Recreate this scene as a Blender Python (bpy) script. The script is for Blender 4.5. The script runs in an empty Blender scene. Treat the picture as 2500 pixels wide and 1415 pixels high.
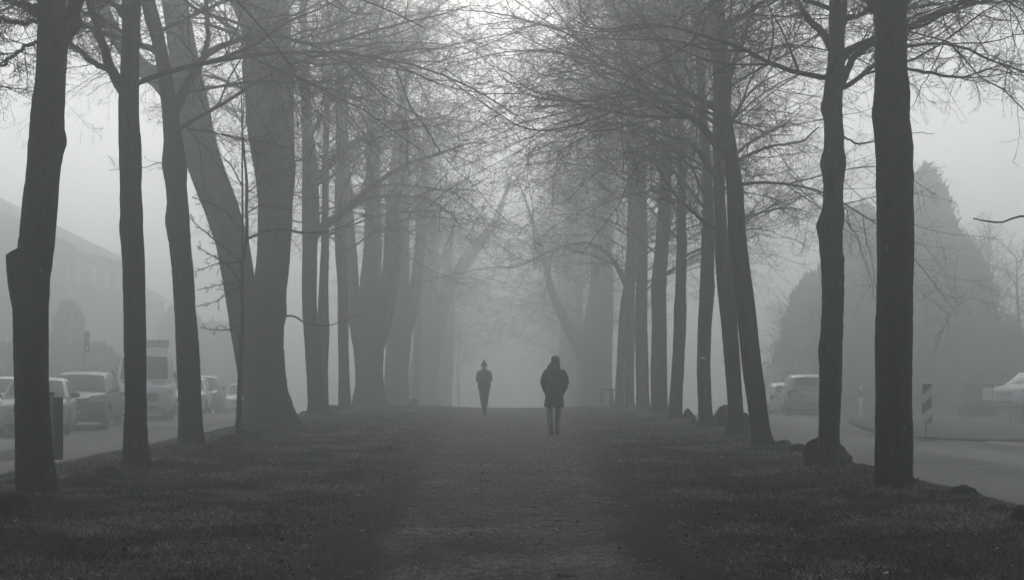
import bpy, bmesh, math, random
import numpy as np
from mathutils import Vector, Matrix

random.seed(7)
RNG = np.random.default_rng(11)
sc = bpy.context.scene
COL = sc.collection
F = 3300.0          # focal length in photograph pixels (2500 px wide)
CX, HY = 1250.0, 906.0
EYE = 1.4

# ------------------------------------------------------------------ helpers
def wx(px, d): return (px - CX) / F * d
def wz(py, d): return EYE - (py - HY) / F * d

def link(o, parent=None):
    COL.objects.link(o)
    if parent is not None: o.parent = parent
    return o

def mesh_np(name, V, faces_list, smooth=False):
    """V (n,3); faces_list: list of int arrays (m,k)"""
    me = bpy.data.meshes.new(name)
    V = np.asarray(V, dtype=np.float32)
    me.vertices.add(len(V)); me.vertices.foreach_set('co', V.ravel())
    loops = np.concatenate([f.ravel() for f in faces_list]).astype(np.int32)
    tot = np.concatenate([np.full(len(f), f.shape[1], dtype=np.int32) for f in faces_list])
    start = np.concatenate([[0], np.cumsum(tot)[:-1]]).astype(np.int32)
    me.loops.add(len(loops)); me.loops.foreach_set('vertex_index', loops)
    me.polygons.add(len(tot)); me.polygons.foreach_set('loop_start', start)
    if smooth: me.polygons.foreach_set('use_smooth', np.ones(len(tot), dtype=bool))
    me.update(calc_edges=True); me.validate()
    return me

class MB:
    """collects shapes into ONE mesh"""
    def __init__(s): s.v = []; s.f = []; s.n = 0
    def add(s, V, Fs):
        V = [tuple(p) for p in V]
        s.v += V; s.f += [tuple(i + s.n for i in f) for f in Fs]; s.n += len(V); return s
    def box(s, c, size, rot=None, bev=0.0):
        bm = bmesh.new(); bmesh.ops.create_cube(bm, size=1)
        for v in bm.verts: v.co = Vector((v.co.x * size[0], v.co.y * size[1], v.co.z * size[2]))
        if bev > 0: bmesh.ops.bevel(bm, geom=bm.edges[:], offset=bev, segments=2, affect='EDGES', profile=0.6)
        m = Matrix.Translation(Vector(c)) @ (rot.to_4x4() if rot is not None else Matrix.Identity(4))
        bm.verts.index_update()
        s.add([m @ v.co for v in bm.verts], [[v.index for v in f.verts] for f in bm.faces]); bm.free(); return s
    def tube(s, pts, rad, n=10, cap=True):
        P = np.array(pts, float); R = np.broadcast_to(np.array(rad, float), (len(P),)).copy()
        V, Fq = tubes(P[None], R[None], n)
        base = [tuple(f) for f in Fq]
        if cap:
            base.append(tuple(range(n))[::-1]); base.append(tuple(range((len(P) - 1) * n, len(P) * n)))
        s.add(V, base); return s
    def ball(s, c, r, seg=16, ring=10):
        r = (r, r, r) if not hasattr(r, '__len__') else r
        bm = bmesh.new(); bmesh.ops.create_uvsphere(bm, u_segments=seg, v_segments=ring, radius=1)
        bm.verts.index_update()
        s.add([(v.co.x * r[0] + c[0], v.co.y * r[1] + c[1], v.co.z * r[2] + c[2]) for v in bm.verts],
              [[v.index for v in f.verts] for f in bm.faces]); bm.free(); return s
    def chain(s, pts, rad, n=14):
        s.tube(pts, rad, n)
        for p, r in zip(pts, rad): s.ball(p, r, 14, 9)
        return s
    def loft(s, rings, cap=True):
        n = len(rings[0]); V = [p for r in rings for p in r]; Fs = []
        for i in range(len(rings) - 1):
            for j in range(n):
                k = (j + 1) % n
                Fs.append((i * n + j, i * n + k, (i + 1) * n + k, (i + 1) * n + j))
        if cap: Fs.append(tuple(range(n))[::-1]); Fs.append(tuple(range((len(rings) - 1) * n, len(rings) * n)))
        s.add(V, Fs); return s
    def grid(s, G):
        a, b = len(G), len(G[0]); V = [p for r in G for p in r]
        s.add(V, [(i * b + j, i * b + j + 1, (i + 1) * b + j + 1, (i + 1) * b + j) for i in range(a - 1) for j in range(b - 1)]); return s
    def build(s, name, mat, parent=None, smooth=False, angle=None):
        me = bpy.data.meshes.new(name); me.from_pydata(s.v, [], s.f); me.update()
        bm = bmesh.new(); bm.from_mesh(me); bmesh.ops.recalc_face_normals(bm, faces=bm.faces); bm.to_mesh(me); bm.free()
        if smooth: me.shade_smooth()
        if angle is not None:
            me.shade_smooth(); me.set_sharp_from_angle(angle=math.radians(angle))
        me.materials.append(mat)
        return link(bpy.data.objects.new(name, me), parent)

def tubes(P, R, sides):
    """P (n,K,3) R (n,K) -> verts, quads"""
    n, K, _ = P.shape
    T = np.gradient(P, axis=1); T /= np.linalg.norm(T, axis=2, keepdims=True) + 1e-9
    ref = np.where(np.abs(T[..., 2:3]) > 0.85, np.array([1., 0, 0]), np.array([0., 0, 1.]))
    # keep one reference per strand so that rings do not twist
    ref = np.broadcast_to(np.where(np.abs(T.mean(1)[:, None, 2:3]) > 0.8, np.array([1., 0, 0]), np.array([0., 0, 1.])), T.shape)
    A = np.cross(T, ref); A /= np.linalg.norm(A, axis=2, keepdims=True) + 1e-9
    B = np.cross(T, A)
    th = np.arange(sides) / sides * 2 * np.pi
    V = P[:, :, None, :] + R[:, :, None, None] * (np.cos(th)[None, None, :, None] * A[:, :, None, :] + np.sin(th)[None, None, :, None] * B[:, :, None, :])
    V = V.reshape(-1, 3)
    i = np.arange(n)[:, None, None] * K * sides; k = np.arange(K - 1)[None, :, None] * sides; s = np.arange(sides)[None, None, :]
    s2 = (s + 1) % sides
    Fq = np.stack([i + k + s, i + k + s2, i + k + sides + s2, i + k + sides + s], -1).reshape(-1, 4)
    return V, Fq

def thing(name, label, cat, loc=(0, 0, 0), group=None, rotz=0.0):
    o = bpy.data.objects.new(name, None); o.empty_display_size = 0.2
    o.location = loc; o.rotation_euler = (0, 0, rotz)
    link(o); o['label'] = label; o['category'] = cat
    if group: o['group'] = group
    return o
def tag(o, label, cat, group=None):
    o['label'] = label; o['category'] = cat
    if group: o['group'] = group
    return o
def copy_tree(o, parent=None):
    c = o.copy(); COL.objects.link(c)
    c.parent = parent
    for ch in list(o.children): copy_tree(ch, c)
    return c

def sstep(a, b, x):
    t = np.clip((x - a) / (b - a), 0, 1); return t * t * (3 - 2 * t)
def vnoise(x, y, s=1.0, seed=0.0):
    x = x * s; y = y * s
    return (np.sin(x * 1.7 + 1.3 * np.sin(y * 1.1 + seed)) + np.sin(y * 2.1 + 1.7 * np.sin(x * 0.9 + seed * 2)) + 0.6 * np.sin((x + y) * 3.3 + seed) + 0.5 * np.sin((x * 0.8 - y) * 4.7 + 2 * seed)) / 3.1

# ------------------------------------------------------------------ materials
def new_mat(name):
    m = bpy.data.materials.new(name); m.use_nodes = True
    nt = m.node_tree; b = nt.nodes['Principled BSDF']
    return m, nt, b
def N(nt, t, **kw):
    n = nt.nodes.new(t)
    for k, v in kw.items():
        if k in n.inputs: n.inputs[k].default_value = v
        else: setattr(n, k, v)
    return n
def L(nt, a, b): nt.links.new(a, b)
def ramp(nt, fac, stops):
    r = nt.nodes.new('ShaderNodeValToRGB'); e = r.color_ramp.elements
    while len(e) < len(stops): e.new(0.5)
    for el, (p, c) in zip(e, stops):
        el.position = p; el.color = (*c, 1) if len(c) == 3 else c
    L(nt, fac, r.inputs[0]); return r.outputs[0]
def plain(name, col, rough=0.5, metal=0.0, coat=0.0, vary=0.15, scale=6.0, bump=0.0, spec=0.5):
    m, nt, b = new_mat(name)
    tc = N(nt, 'ShaderNodeTexCoord'); nz = N(nt, 'ShaderNodeTexNoise', Scale=scale, Detail=5.0)
    L(nt, tc.outputs['Object'], nz.inputs['Vector'])
    lo = tuple(c * (1 - vary) for c in col); hi = tuple(min(1, c * (1 + vary)) for c in col)
    L(nt, ramp(nt, nz.outputs['Fac'], [(0.3, lo), (0.7, hi)]), b.inputs['Base Color'])
    b.inputs['Roughness'].default_value = rough; b.inputs['Metallic'].default_value = metal
    b.inputs['Coat Weight'].default_value = coat; b.inputs['Specular IOR Level'].default_value = spec
    if bump:
        bp = N(nt, 'ShaderNodeBump', Strength=bump, Distance=0.02); L(nt, nz.outputs['Fac'], bp.inputs['Height']); L(nt, bp.outputs[0], b.inputs['Normal'])
    return m

def bark_mat(name, dark, light, green, sc=(38, 38, 7)):
    m, nt, b = new_mat(name)
    tc = N(nt, 'ShaderNodeTexCoord')
    mp = N(nt, 'ShaderNodeMapping'); mp.inputs['Scale'].default_value = sc; L(nt, tc.outputs['Object'], mp.inputs['Vector'])
    n1 = N(nt, 'ShaderNodeTexNoise', Scale=1.0, Detail=6.0, Roughness=0.7); L(nt, mp.outputs[0], n1.inputs['Vector'])
    n2 = N(nt, 'ShaderNodeTexNoise', Scale=1.3, Detail=4.0); L(nt, tc.outputs['Object'], n2.inputs['Vector'])
    c1 = ramp(nt, n1.outputs['Fac'], [(0.32, dark), (0.72, light)])
    c2 = ramp(nt, n2.outputs['Fac'], [(0.45, (0, 0, 0)), (0.75, (1, 1, 1))])
    mx = N(nt, 'ShaderNodeMix', data_type='RGBA'); L(nt, c2, mx.inputs[0]); L(nt, c1, mx.inputs[6]); mx.inputs[7].default_value = (*green, 1)
    # pale lichen flecks
    vo = N(nt, 'ShaderNodeTexVoronoi', Scale=3.2); vo.inputs['Randomness'].default_value = 1.0
    nz = N(nt, 'ShaderNodeTexNoise', Scale=14.0, Detail=3.0); L(nt, tc.outputs['Object'], nz.inputs['Vector'])
    ad = N(nt, 'ShaderNodeMixRGB', blend_type='ADD'); ad.inputs[0].default_value = 0.08; L(nt, tc.outputs['Object'], ad.inputs[1]); L(nt, nz.outputs['Color'], ad.inputs[2])
    L(nt, ad.outputs[0], vo.inputs['Vector'])
    lf = ramp(nt, vo.outputs['Distance'], [(0.05, (0.75,) * 3), (0.12, (0, 0, 0))])
    mx2 = N(nt, 'ShaderNodeMix', data_type='RGBA'); L(nt, lf, mx2.inputs[0]); L(nt, mx.outputs[2], mx2.inputs[6]); mx2.inputs[7].default_value = (0.16, 0.165, 0.15, 1)
    L(nt, mx2.outputs[2], b.inputs['Base Color'])
    b.inputs['Roughness'].default_value = 0.85; b.inputs['Specular IOR Level'].default_value = 0.25
    bp = N(nt, 'ShaderNodeBump', Strength=1.0, Distance=0.05); L(nt, n1.outputs['Fac'], bp.inputs['Height']); L(nt, bp.outputs[0], b.inputs['Normal'])
    return m
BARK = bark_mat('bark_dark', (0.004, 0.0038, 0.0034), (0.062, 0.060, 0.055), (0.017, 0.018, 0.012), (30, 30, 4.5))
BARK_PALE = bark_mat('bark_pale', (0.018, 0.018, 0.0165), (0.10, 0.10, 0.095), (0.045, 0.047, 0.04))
TWIG = plain('twig_bark', (0.034, 0.031, 0.028), rough=0.9, vary=0.3, scale=2.0, spec=0.2)
CUT = plain('cut_wood', (0.16, 0.14, 0.115), rough=0.9, vary=0.35, scale=9.0)

# ------------------------------------------------------------------ terrain
MOUNDS = []
def ground_z(x, y):
    x = np.asarray(x, float); y = np.asarray(y, float)
    t = np.clip(y - 50, 0, 150); t2 = t
    crest = -0.045 * (t2 - 8 * (1 - np.exp(-t2 / 8)))
    z = crest - 0.28 * sstep(6.0, 8.3, -x) - 0.34 * sstep(5.0, 6.3, x)
    gr = (1 - sstep(5.5, 7.5, -x)) * (1 - sstep(4.8, 5.8, x))
    z = z + gr * 0.02 * vnoise(x, y, 0.9, 0.4) * sstep(1.2, 2.4, np.abs(x))
    z = z - 0.03 * (1 - sstep(1.2, 2.2, np.abs(x)))
    for (mx, my, h, r) in MOUNDS:
        z = z + h * np.exp(-((x - mx) ** 2 + (y - my) ** 2) / (r * r))
    return z
def gz(x, y): return float(ground_z(x, y))

# ------------------------------------------------------------------ trees
def grow(P0, D0, Ln, K, wig, trop, rng):
    n = len(P0); P = np.zeros((n, K, 3)); P[:, 0] = P0; d = D0 / (np.linalg.norm(D0, axis=1, keepdims=True) + 1e-9)
    st = (Ln / (K - 1))[:, None]
    for k in range(1, K):
        d = d + rng.normal(0, wig, (n, 3)); d[:, 2] += trop[k - 1]
        d /= np.linalg.norm(d, axis=1, keepdims=True)
        P[:, k] = P[:, k - 1] + d * st
    return P
def spawn(P, R, Ln, m, tlo, thi, lf, ang, K, wig, trop, rfac, rmin, rng, flat=0.6):
    """m children on every strand"""
    n, KK, _ = P.shape
    t = (np.arange(m)[None] + rng.uniform(0, 1, (n, m))) / m * (thi - tlo) + tlo
    f = t * (KK - 1); i = np.minimum(f.astype(int), KK - 2); w = (f - i)
    ar = np.arange(n)[:, None]
    p = P[ar, i] * (1 - w[..., None]) + P[ar, i + 1] * w[..., None]
    T = P[ar, i + 1] - P[ar, i]; T /= np.linalg.norm(T, axis=2, keepdims=True) + 1e-9
    r = R[ar, i] * (1 - w) + R[ar, i + 1] * w
    side = np.cross(T, np.array([0, 0, 1.])); side /= np.linalg.norm(side, axis=2, keepdims=True) + 1e-9
    sg = np.where((np.arange(m)[None] + rng.integers(0, 2, (n, 1))) % 2 == 0, 1.0, -1.0)[..., None]
    perp = side * sg * flat + rng.normal(0, 1, (n, m, 3)) * (1 - flat)
    perp -= (perp * T).sum(2, keepdims=True) * T; perp /= np.linalg.norm(perp, axis=2, keepdims=True) + 1e-9
    a = rng.uniform(ang[0], ang[1], (n, m, 1))
    D = T * np.cos(a) + perp * np.sin(a)
    cl = Ln[:, None] * rng.uniform(lf[0], lf[1], (n, m)) * (1.05 - 0.62 * t)
    cl = cl.ravel(); P0 = p.reshape(-1, 3); D = D.reshape(-1, 3)
    C = grow(P0, D, cl, K, wig, trop, rng)
    r0 = np.minimum(r.ravel() * rfac, cl * 0.0052 + rmin)
    CR = np.maximum(r0[:, None] * np.linspace(1, 0.35, K)[None], rmin)
    return C, CR, cl

def crown_mesh(name, prim, rng, n2=13, n3=7, n4=4, rmin=0.0022, origin=(0, 0, 0), own=True, l2=(0.34, 0.78)):
    """prim: list of (P(K,3), R(K)) primary limbs; own: keep the primaries in this mesh"""
    V = []; Fs = []; off = 0
    def put(P, R, s):
        nonlocal off
        if len(P) == 0: return
        v, f = tubes(P, R, s); V.append(v); Fs.append(f + off); off += len(v)
    K1 = 14
    P1 = []; R1 = []
    for P, R in prim:
        u = np.linspace(0, 1, K1); s = np.linspace(0, 1, len(P))
        P1.append(np.stack([np.interp(u, s, P[:, c]) for c in range(3)], 1)); R1.append(np.interp(u, s, R))
    P1 = np.array(P1); R1 = np.array(R1)
    L1 = np.linalg.norm(np.diff(P1, axis=1), axis=2).sum(1)
    flags = np.array([o for o in own]) if hasattr(own, '__len__') else np.full(len(P1), own)
    put(P1[flags], R1[flags], 7)
    P2, R2, L2 = spawn(P1, R1, L1, n2, 0.12, 1.0, l2, (0.45, 1.2), 9, 0.14, np.linspace(0.04, -0.06, 8), 0.55, rmin * 1.6, rng, 0.62)
    put(P2, R2, 4)
    P3, R3, L3 = spawn(P2, R2, L2, n3, 0.10, 1.0, (0.24, 0.6), (0.5, 1.2), 6, 0.21, np.linspace(-0.03, 0.03, 5), 0.6, rmin * 1.15, rng, 0.5)
    put(P3, R3, 3)
    if n4:
        P4, R4, L4 = spawn(P3, R3, L3, n4, 0.15, 1.0, (0.2, 0.5), (0.5, 1.1), 3, 0.25, np.linspace(0.0, 0.06, 2), 0.7, rmin, rng, 0.45)
        put(P4, R4, 3)
    V = np.concatenate(V) - np.array(origin)
    me = mesh_np(name, V, [np.concatenate(Fs)]); me.materials.append(TWIG)
    return me

def random_primaries(path, rad, zlo, ztop, n, rng, lmin=3.2, lmax=7.0, bias=None, droop=1.0):
    out = []
    zz = path[:, 2]
    for i in range(n):
        z = zlo + (ztop - zlo) * ((i + rng.uniform(0, 1)) / n) ** 0.9
        p = np.array([np.interp(z, zz, path[:, 0]), np.interp(z, zz, path[:, 1]), z]); r = np.interp(z, zz, rad)
        az = i * 2.399 + rng.uniform(-0.5, 0.5)
        if bias is not None and rng.uniform() < 0.35: az = bias + rng.normal(0, 0.5)
        k = (z - zlo) / max(0.1, ztop - zlo)
        el = math.radians(rng.uniform(12, 38) + 28 * k)
        Ln = (lmax - (lmax - lmin) * k) * rng.uniform(0.75, 1.1)
        D = np.array([[math.cos(az) * math.cos(el), math.sin(az) * math.cos(el), math.sin(el)]])
        P = grow(p[None], D, np.array([Ln]), 14, 0.075, np.linspace(-0.01, -0.13, 13) * rng.uniform(0.5, 1.25) * droop, rng)[0]
        r0 = min(r * 0.45, 0.0052 * Ln + 0.005)
        out.append((P, np.linspace(r0, 0.004, 14)))
    return out

def trunk_path(rows, d, zg, ztop, rng, lean=None):
    rows = sorted(rows, key=lambda r: -r[0])
    z = np.array([wz(r[0], d) for r in rows]); x = np.array([wx((r[1] + r[2]) / 2, d) for r in rows]); rr = np.array([(r[2] - r[1]) / 2 / F * d for r in rows])
    zz = np.concatenate([[zg - 0.2], np.arange(zg, z[-1], 0.06), [z[-1]]])
    X = np.interp(zz, z, x); R = np.interp(zz, z, rr)
    k = np.array([1, 2, 1.]) / 4
    sm = lambda a: np.convolve(np.pad(a, 1, mode='edge'), k, mode='valid')
    X = sm(X); R = sm(R)
    if ztop > z[-1] + 0.3:
        ze = np.arange(z[-1] + 0.25, ztop, 0.3); n = len(ze)
        sl = (X[-1] - X[-14]) / max(0.01, zz[-1] - zz[-14]) if lean is None else lean
        sl = max(-0.12, min(0.12, sl))
        xe = X[-1] + sl * (ze - z[-1]) + 0.12 * np.sin((ze - z[-1]) * 0.9 + rng.uniform(0, 6)) * sstep(0, 2, ze - z[-1])
        re = R[-1] * (1 - (ze - z[-1]) / (ztop + 0.6 - z[-1])) ** 0.85
        zz = np.concatenate([zz, ze]); X = np.concatenate([X, xe]); R = np.concatenate([R, np.maximum(re, 0.012)])
    Y = d + 0.06 * np.sin(zz * 0.7 + rng.uniform(0, 6))
    return np.stack([X, Y, zz], 1), R

def trunk_mesh(path, R, zg, rng, sides=30, rough=1.0, origin=(0, 0, 0), flare=0.22):
    th = np.arange(sides) / sides * 2 * np.pi
    ph = rng.uniform(0, 6.28, 8); z = path[:, 2][:, None]
    disp = 0.022 * np.sin(3 * th[None] + ph[0] + 0.6 * z) + 0.018 * np.sin(5 * th[None] + ph[1] - 0.9 * z) + 0.012 * np.sin(11 * th[None] + ph[2] + 2.3 * z + 1.5 * np.sin(z * 1.7)) \
        + 0.012 * np.sin(z * 5.3 + 2 * np.sin(th[None] * 2 + ph[3])) + 0.012 * rng.normal(0, 1, (len(path), sides))
    rr = R[:, None] * (1 + rough * disp)
    hz = np.clip(z - zg, 0, None)
    rr = rr + R[:, None] * flare * np.exp(-hz / 0.2) * np.clip(np.cos(2.5 * (th[None] + ph[4])) + 0.4 * np.cos(5 * th[None] + ph[5]), 0, 1)
    V = np.stack([path[:, 0][:, None] + rr * np.cos(th), path[:, 1][:, None] + rr * np.sin(th), np.broadcast_to(z, rr.shape)], -1).reshape(-1, 3)
    n = len(path); k = np.arange(n - 1)[:, None] * sides; s = np.arange(sides)[None]; s2 = (s + 1) % sides
    Fq = np.stack([k + s, k + s2, k + sides + s2, k + sides + s], -1).reshape(-1, 4)
    me = mesh_np('trunk', V - np.array(origin), [Fq], smooth=True)
    return me

def limb_path(pts, d, dd, rng, K=26, wander=0.012):
    """pts: (px, py, width px) traced; runs from depth d to d+dd"""
    P = np.array(pts, float); seg = np.concatenate([[0], np.cumsum(np.hypot(np.diff(P[:, 0]), np.diff(P[:, 1])))]); s = seg / seg[-1]
    u = np.linspace(0, 1, K)
    dep = d + dd * u
    px = np.interp(u, s, P[:, 0]); py = np.interp(u, s, P[:, 1]); w = np.interp(u, s, P[:, 2])
    k = np.array([1, 2, 1.]) / 4; sm = lambda a: np.concatenate([[a[0]], np.convolve(a, k, mode='valid'), [a[-1]]])
    px = sm(sm(px)); py = sm(sm(py))
    X = (px - CX) / F * dep; Z = EYE - (py - HY) / F * dep; R = np.maximum(w / 2 / F * dep, 0.004)
    Q = np.stack([X, dep + 0 * X, Z], 1)
    nz = np.cumsum(rng.normal(0, wander, (K, 3)), 0); nz -= np.linspace(0, 1, K)[:, None] * nz[-1]
    return Q + nz, R

GROUP_R = 'trees of the right hand row'; GROUP_L = 'trees of the left hand row'
TREES = {}
def avenue_tree(key, label, rows, d, group, limbs=(), nprim=20, zlo=4.6, ztop=17, bias=None, mat=None, n=(16, 11, 5), seed=0, rough=1.0, rmin=None, lmax=6.5, flare=0.36, crown=None, sides=30, droop=1.0):
    rng = np.random.default_rng(100 + seed)
    rows = sorted(rows, key=lambda r: -r[0])
    bx = wx((rows[0][1] + rows[0][2]) / 2, d); zg = gz(bx, d)
    path, R = trunk_path(rows, d, zg, ztop, rng)
    org = (bx, d, zg)
    root = thing('avenue_tree', label, 'tree', org, group)
    mat = mat or BARK
    me = trunk_mesh(path, R, zg, rng, sides=sides, rough=rough, origin=org, flare=flare); me.materials.append(mat)
    link(bpy.data.objects.new('trunk', me), root)
    prim = []; own = []
    for lb in limbs:
        P, Rr = limb_path(lb[0], d, lb[1], rng)
        v, f = tubes(P[None], Rr[None], 12)
        m2 = mesh_np('limb', v - np.array(org), [f], smooth=True); m2.materials.append(mat if Rr[0] > 0.03 else TWIG)
        link(bpy.data.objects.new('limb', m2), root)
        if len(lb) > 2 and lb[2] == -1: continue      # a short bare shoot
        k0 = 12 if lb[0][0][2] >= 30 and lb[0][0][1] > 700 else 0      # great stems stay bare low down
        prim.append((P[k0:], Rr[k0:])); own.append(False)
        if len(lb) > 2 and lb[2]:   # a limb that leaves the picture goes on growing
            D = (P[-1] - P[-4])[None]
            Q = grow(P[-1:], D, np.array([lb[2]]), 14, 0.06, np.linspace(0.0, -0.06, 13), rng)[0]
            prim.append((Q, np.linspace(Rr[-1], 0.005, 14))); own.append(True)
    rp = random_primaries(path, R, zlo, ztop - 0.5, nprim, rng, bias=bias, lmax=lmax, droop=droop)
    prim += rp; own += [True] * len(rp)
    if rmin is None: rmin = 0.0021 if d < 30 else 0.0030
    cm = crown_mesh('crown', prim, rng, n[0], n[1], n[2], rmin, org, own)
    link(bpy.data.objects.new('crown', cm), root)
    TREES[key] = (root, org)
    return root

for (px, d, h, r) in [(2185, 15.3, .07, .8), (2025, 18.2, .09, .8), (1862, 24.4, .06, .8), (1795, 28, .06, .8), (1720, 32.8, .07, .8), (1648, 37.9, .05, .8), (1610, 43.6, .06, .8), (1567, 49, .05, .8),
                      (88, 15.0, .08, .9), (327, 19.3, .07, .8), (466, 24, .08, .9), (650, 33, .16, 1.7), (772, 40, .12, 1.2), (905, 53, .1, 1.8), (583, 25.8, .1, .8)]:
    MOUNDS.append((wx(px, d), d, h, r))

# right hand row -------------------------------------------------------------
avenue_tree('R1', 'thick straight dark trunk at the right with lichen flecks, nearest of the right row',
    [(1208, 2136, 2236), (1180, 2138, 2232), (1150, 2139, 2230), (1050, 2140, 2229), (950, 2139, 2226), (850, 2137, 2226), (750, 2139, 2226), (650, 2140, 2227), (550, 2140, 2227), (470, 2138, 2225), (440, 2136, 2226), (400, 2137, 2224), (360, 2134, 2225), (330, 2133, 2221), (300, 2129, 2216), (282, 2127, 2216), (260, 2129, 2217), (230, 2133, 2219), (180, 2135, 2212), (100, 2136, 2211), (40, 2132, 2210), (0, 2126, 2210)],
    15.3, GROUP_R, seed=1, zlo=5.0, ztop=16, nprim=28, bias=0.6,
    limbs=[([(2135, 20, 26), (2120, -15, 22), (2090, -60, 18), (2040, -110, 14)], 1.0, 3.5)])
avenue_tree('R2', 'knobbly trunk with swollen branch scars, big boulder leaning behind its foot, right row',
    [(1162, 1983, 2052), (1140, 1992, 2050), (1110, 1996, 2049), (1070, 1997, 2048), (1000, 1999, 2050), (950, 2000, 2052), (900, 2000, 2053), (870, 1998, 2053), (852, 1995, 2053), (835, 1999, 2055), (800, 2003, 2056), (760, 2006, 2057), (700, 2007, 2058), (660, 2004, 2058), (640, 2002, 2060), (610, 2000, 2056), (580, 1998, 2055), (556, 1991, 2056), (545, 1992, 2058), (530, 2003, 2060), (500, 2010, 2057), (450, 2011, 2058), (420, 2006, 2063), (400, 2000, 2066), (385, 2004, 2064), (360, 2012, 2058), (335, 2013, 2062), (300, 2013, 2056), (275, 2009, 2056), (262, 2003, 2056), (245, 2010, 2056), (210, 2014, 2058), (185, 2016, 2062), (150, 2022, 2064), (100, 2025, 2062), (50, 2026, 2066), (0, 2027, 2070)],
    18.2, GROUP_R, seed=2, zlo=5.2, ztop=16, nprim=24, mat=BARK_PALE, rough=1.6,
    limbs=[([(2030, 186, 15), (1990, 181, 13), (1940, 170, 12), (1890, 152, 11), (1830, 135, 10), (1790, 122, 10), (1740, 104, 9), (1690, 84, 8), (1640, 70, 7), (1600, 55, 7), (1540, 62, 5), (1480, 73, 4), (1430, 65, 3), (1390, 42, 2)], -1.5),
           ([(2030, 110, 22), (2010, 84, 20), (1985, 62, 17), (1965, 40, 14), (1955, 10, 12), (1940, -20, 10)], 0.8, 3.0),
           ([(2056, 200, 20), (2075, 165, 18), (2100, 130, 17), (2130, 104, 16), (2180, 85, 13), (2230, 58, 12), (2290, 35, 10), (2340, 15, 9), (2390, -10, 8)], 1.2, 2.5),
           ([(2056, 165, 16), (2075, 130, 15), (2110, 110, 14), (2160, 92, 12), (2215, 74, 10), (2280, 48, 8), (2350, 24, 7), (2420, 5, 5), (2470, 2, 4), (2520, 14, 3)], 1.6, 1.5),
           ([(2056, 215, 14), (2090, 200, 12), (2120, 170, 12), (2160, 140, 9), (2215, 108, 8), (2260, 98, 8), (2310, 95, 7), (2350, 104, 7), (2400, 130, 6), (2450, 160, 5), (2520, 184, 4)], 2.4, 1.0),
           ([(2060, 44, 16), (2085, 40, 12), (2110, 30, 11), (2135, 22, 10)], 1.0, 3.5),
           ([(2060, 335, 5), (2090, 352, 5), (2115, 350, 4), (2150, 340, 3), (2200, 330, 2), (2280, 326, 1.5)], 0.5, -1),
           ([(2210, 168, 8), (2250, 178, 8), (2300, 190, 7), (2345, 196, 6), (2380, 180, 4), (2425, 170, 3), (2500, 185, 2)], 0.6)])
avenue_tree('R3', 'dark forked trunk leaning left in the right row, small boulder at its right foot',
    [(1098, 1836, 1894), (1080, 1841, 1889), (1050, 1838, 1881), (1000, 1828, 1875), (945, 1820, 1868), (900, 1813, 1860), (800, 1802, 1849), (700, 1792, 1836), (650, 1785, 1829), (600, 1778, 1822), (540, 1775, 1817), (500, 1774, 1815), (470, 1773, 1814), (440, 1772, 1810), (400, 1768, 1803), (350, 1758, 1797), (300, 1751, 1787), (250, 1750, 1784), (200, 1751, 1783), (150, 1752, 1780), (100, 1752, 1776), (0, 1748, 1768)],
    24.4, GROUP_R, seed=3, zlo=5.2, ztop=16, nprim=28, bias=3.0,
    limbs=[([(1772, 380, 20), (1745, 355, 20), (1728, 330, 19), (1712, 305, 18), (1690, 290, 14), (1655, 278, 12), (1620, 250, 11), (1580, 215, 9), (1540, 193, 8), (1510, 175, 7), (1470, 145, 6), (1420, 105, 5), (1380, 50, 4), (1340, 10, 3), (1320, -20, 3)], -2.5),
           ([(1728, 325, 14), (1710, 300, 11), (1705, 287, 10), (1660, 286, 9), (1600, 286, 8), (1540, 278, 8), (1480, 272, 6), (1440, 262, 5), (1400, 245, 5), (1330, 236, 4), (1290, 222, 3), (1240, 180, 2.5), (1200, 160, 2)], -3.2),
           ([(1755, 270, 18), (1725, 248, 15), (1700, 235, 14), (1670, 220, 10), (1650, 190, 9), (1640, 160, 8), (1620, 130, 7)], -1.0, 2.5),
           ([(1700, 232, 8), (1640, 231, 7), (1570, 230, 6), (1500, 238, 5), (1440, 245, 5), (1380, 240, 4), (1300, 232, 3), (1260, 210, 2.5), (1220, 175, 2), (1175, 140, 2)], -2.4),
           ([(1780, 215, 16), (1788, 180, 15), (1800, 140, 14), (1812, 100, 12), (1830, 40, 10), (1840, -20, 8)], 0.4, 3.0),
           ([(1690, 290, 6), (1640, 275, 5), (1570, 255, 5), (1480, 280, 5), (1420, 300, 5), (1360, 318, 4), (1300, 320, 4), (1260, 305, 3), (1200, 262, 3), (1140, 225, 2)], -4.0)])
avenue_tree('R4', 'trunk leaning left close behind the leaning forked trunk of the right row',
    [(1074, 1764, 1828), (1055, 1772, 1820), (1000, 1777, 1813), (900, 1769, 1807), (800, 1761, 1800), (700, 1751, 1793), (650, 1748, 1786), (600, 1746, 1780), (500, 1744, 1772), (400, 1742, 1768), (300, 1741, 1766), (200, 1741, 1763), (100, 1738, 1759), (0, 1735, 1755)],
    28.0, GROUP_R, seed=4, zlo=4.8, ztop=16, nprim=31,
    limbs=[([(1745, 560, 12), (1725, 545, 11), (1712, 530, 9), (1690, 510, 8), (1660, 490, 6), (1630, 455, 5), (1610, 420, 4), (1600, 380, 3)], -1.0),
           ([(1750, 430, 14), (1720, 390, 13), (1690, 345, 11), (1640, 335, 8), (1590, 318, 7), (1530, 310, 5), (1470, 310, 4), (1400, 350, 3), (1340, 380, 2)], -2.0),
           ([(1765, 430, 10), (1810, 395, 9), (1850, 370, 8), (1900, 360, 6), (1960, 345, 5), (2000, 310, 4)], 1.0)])
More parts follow.
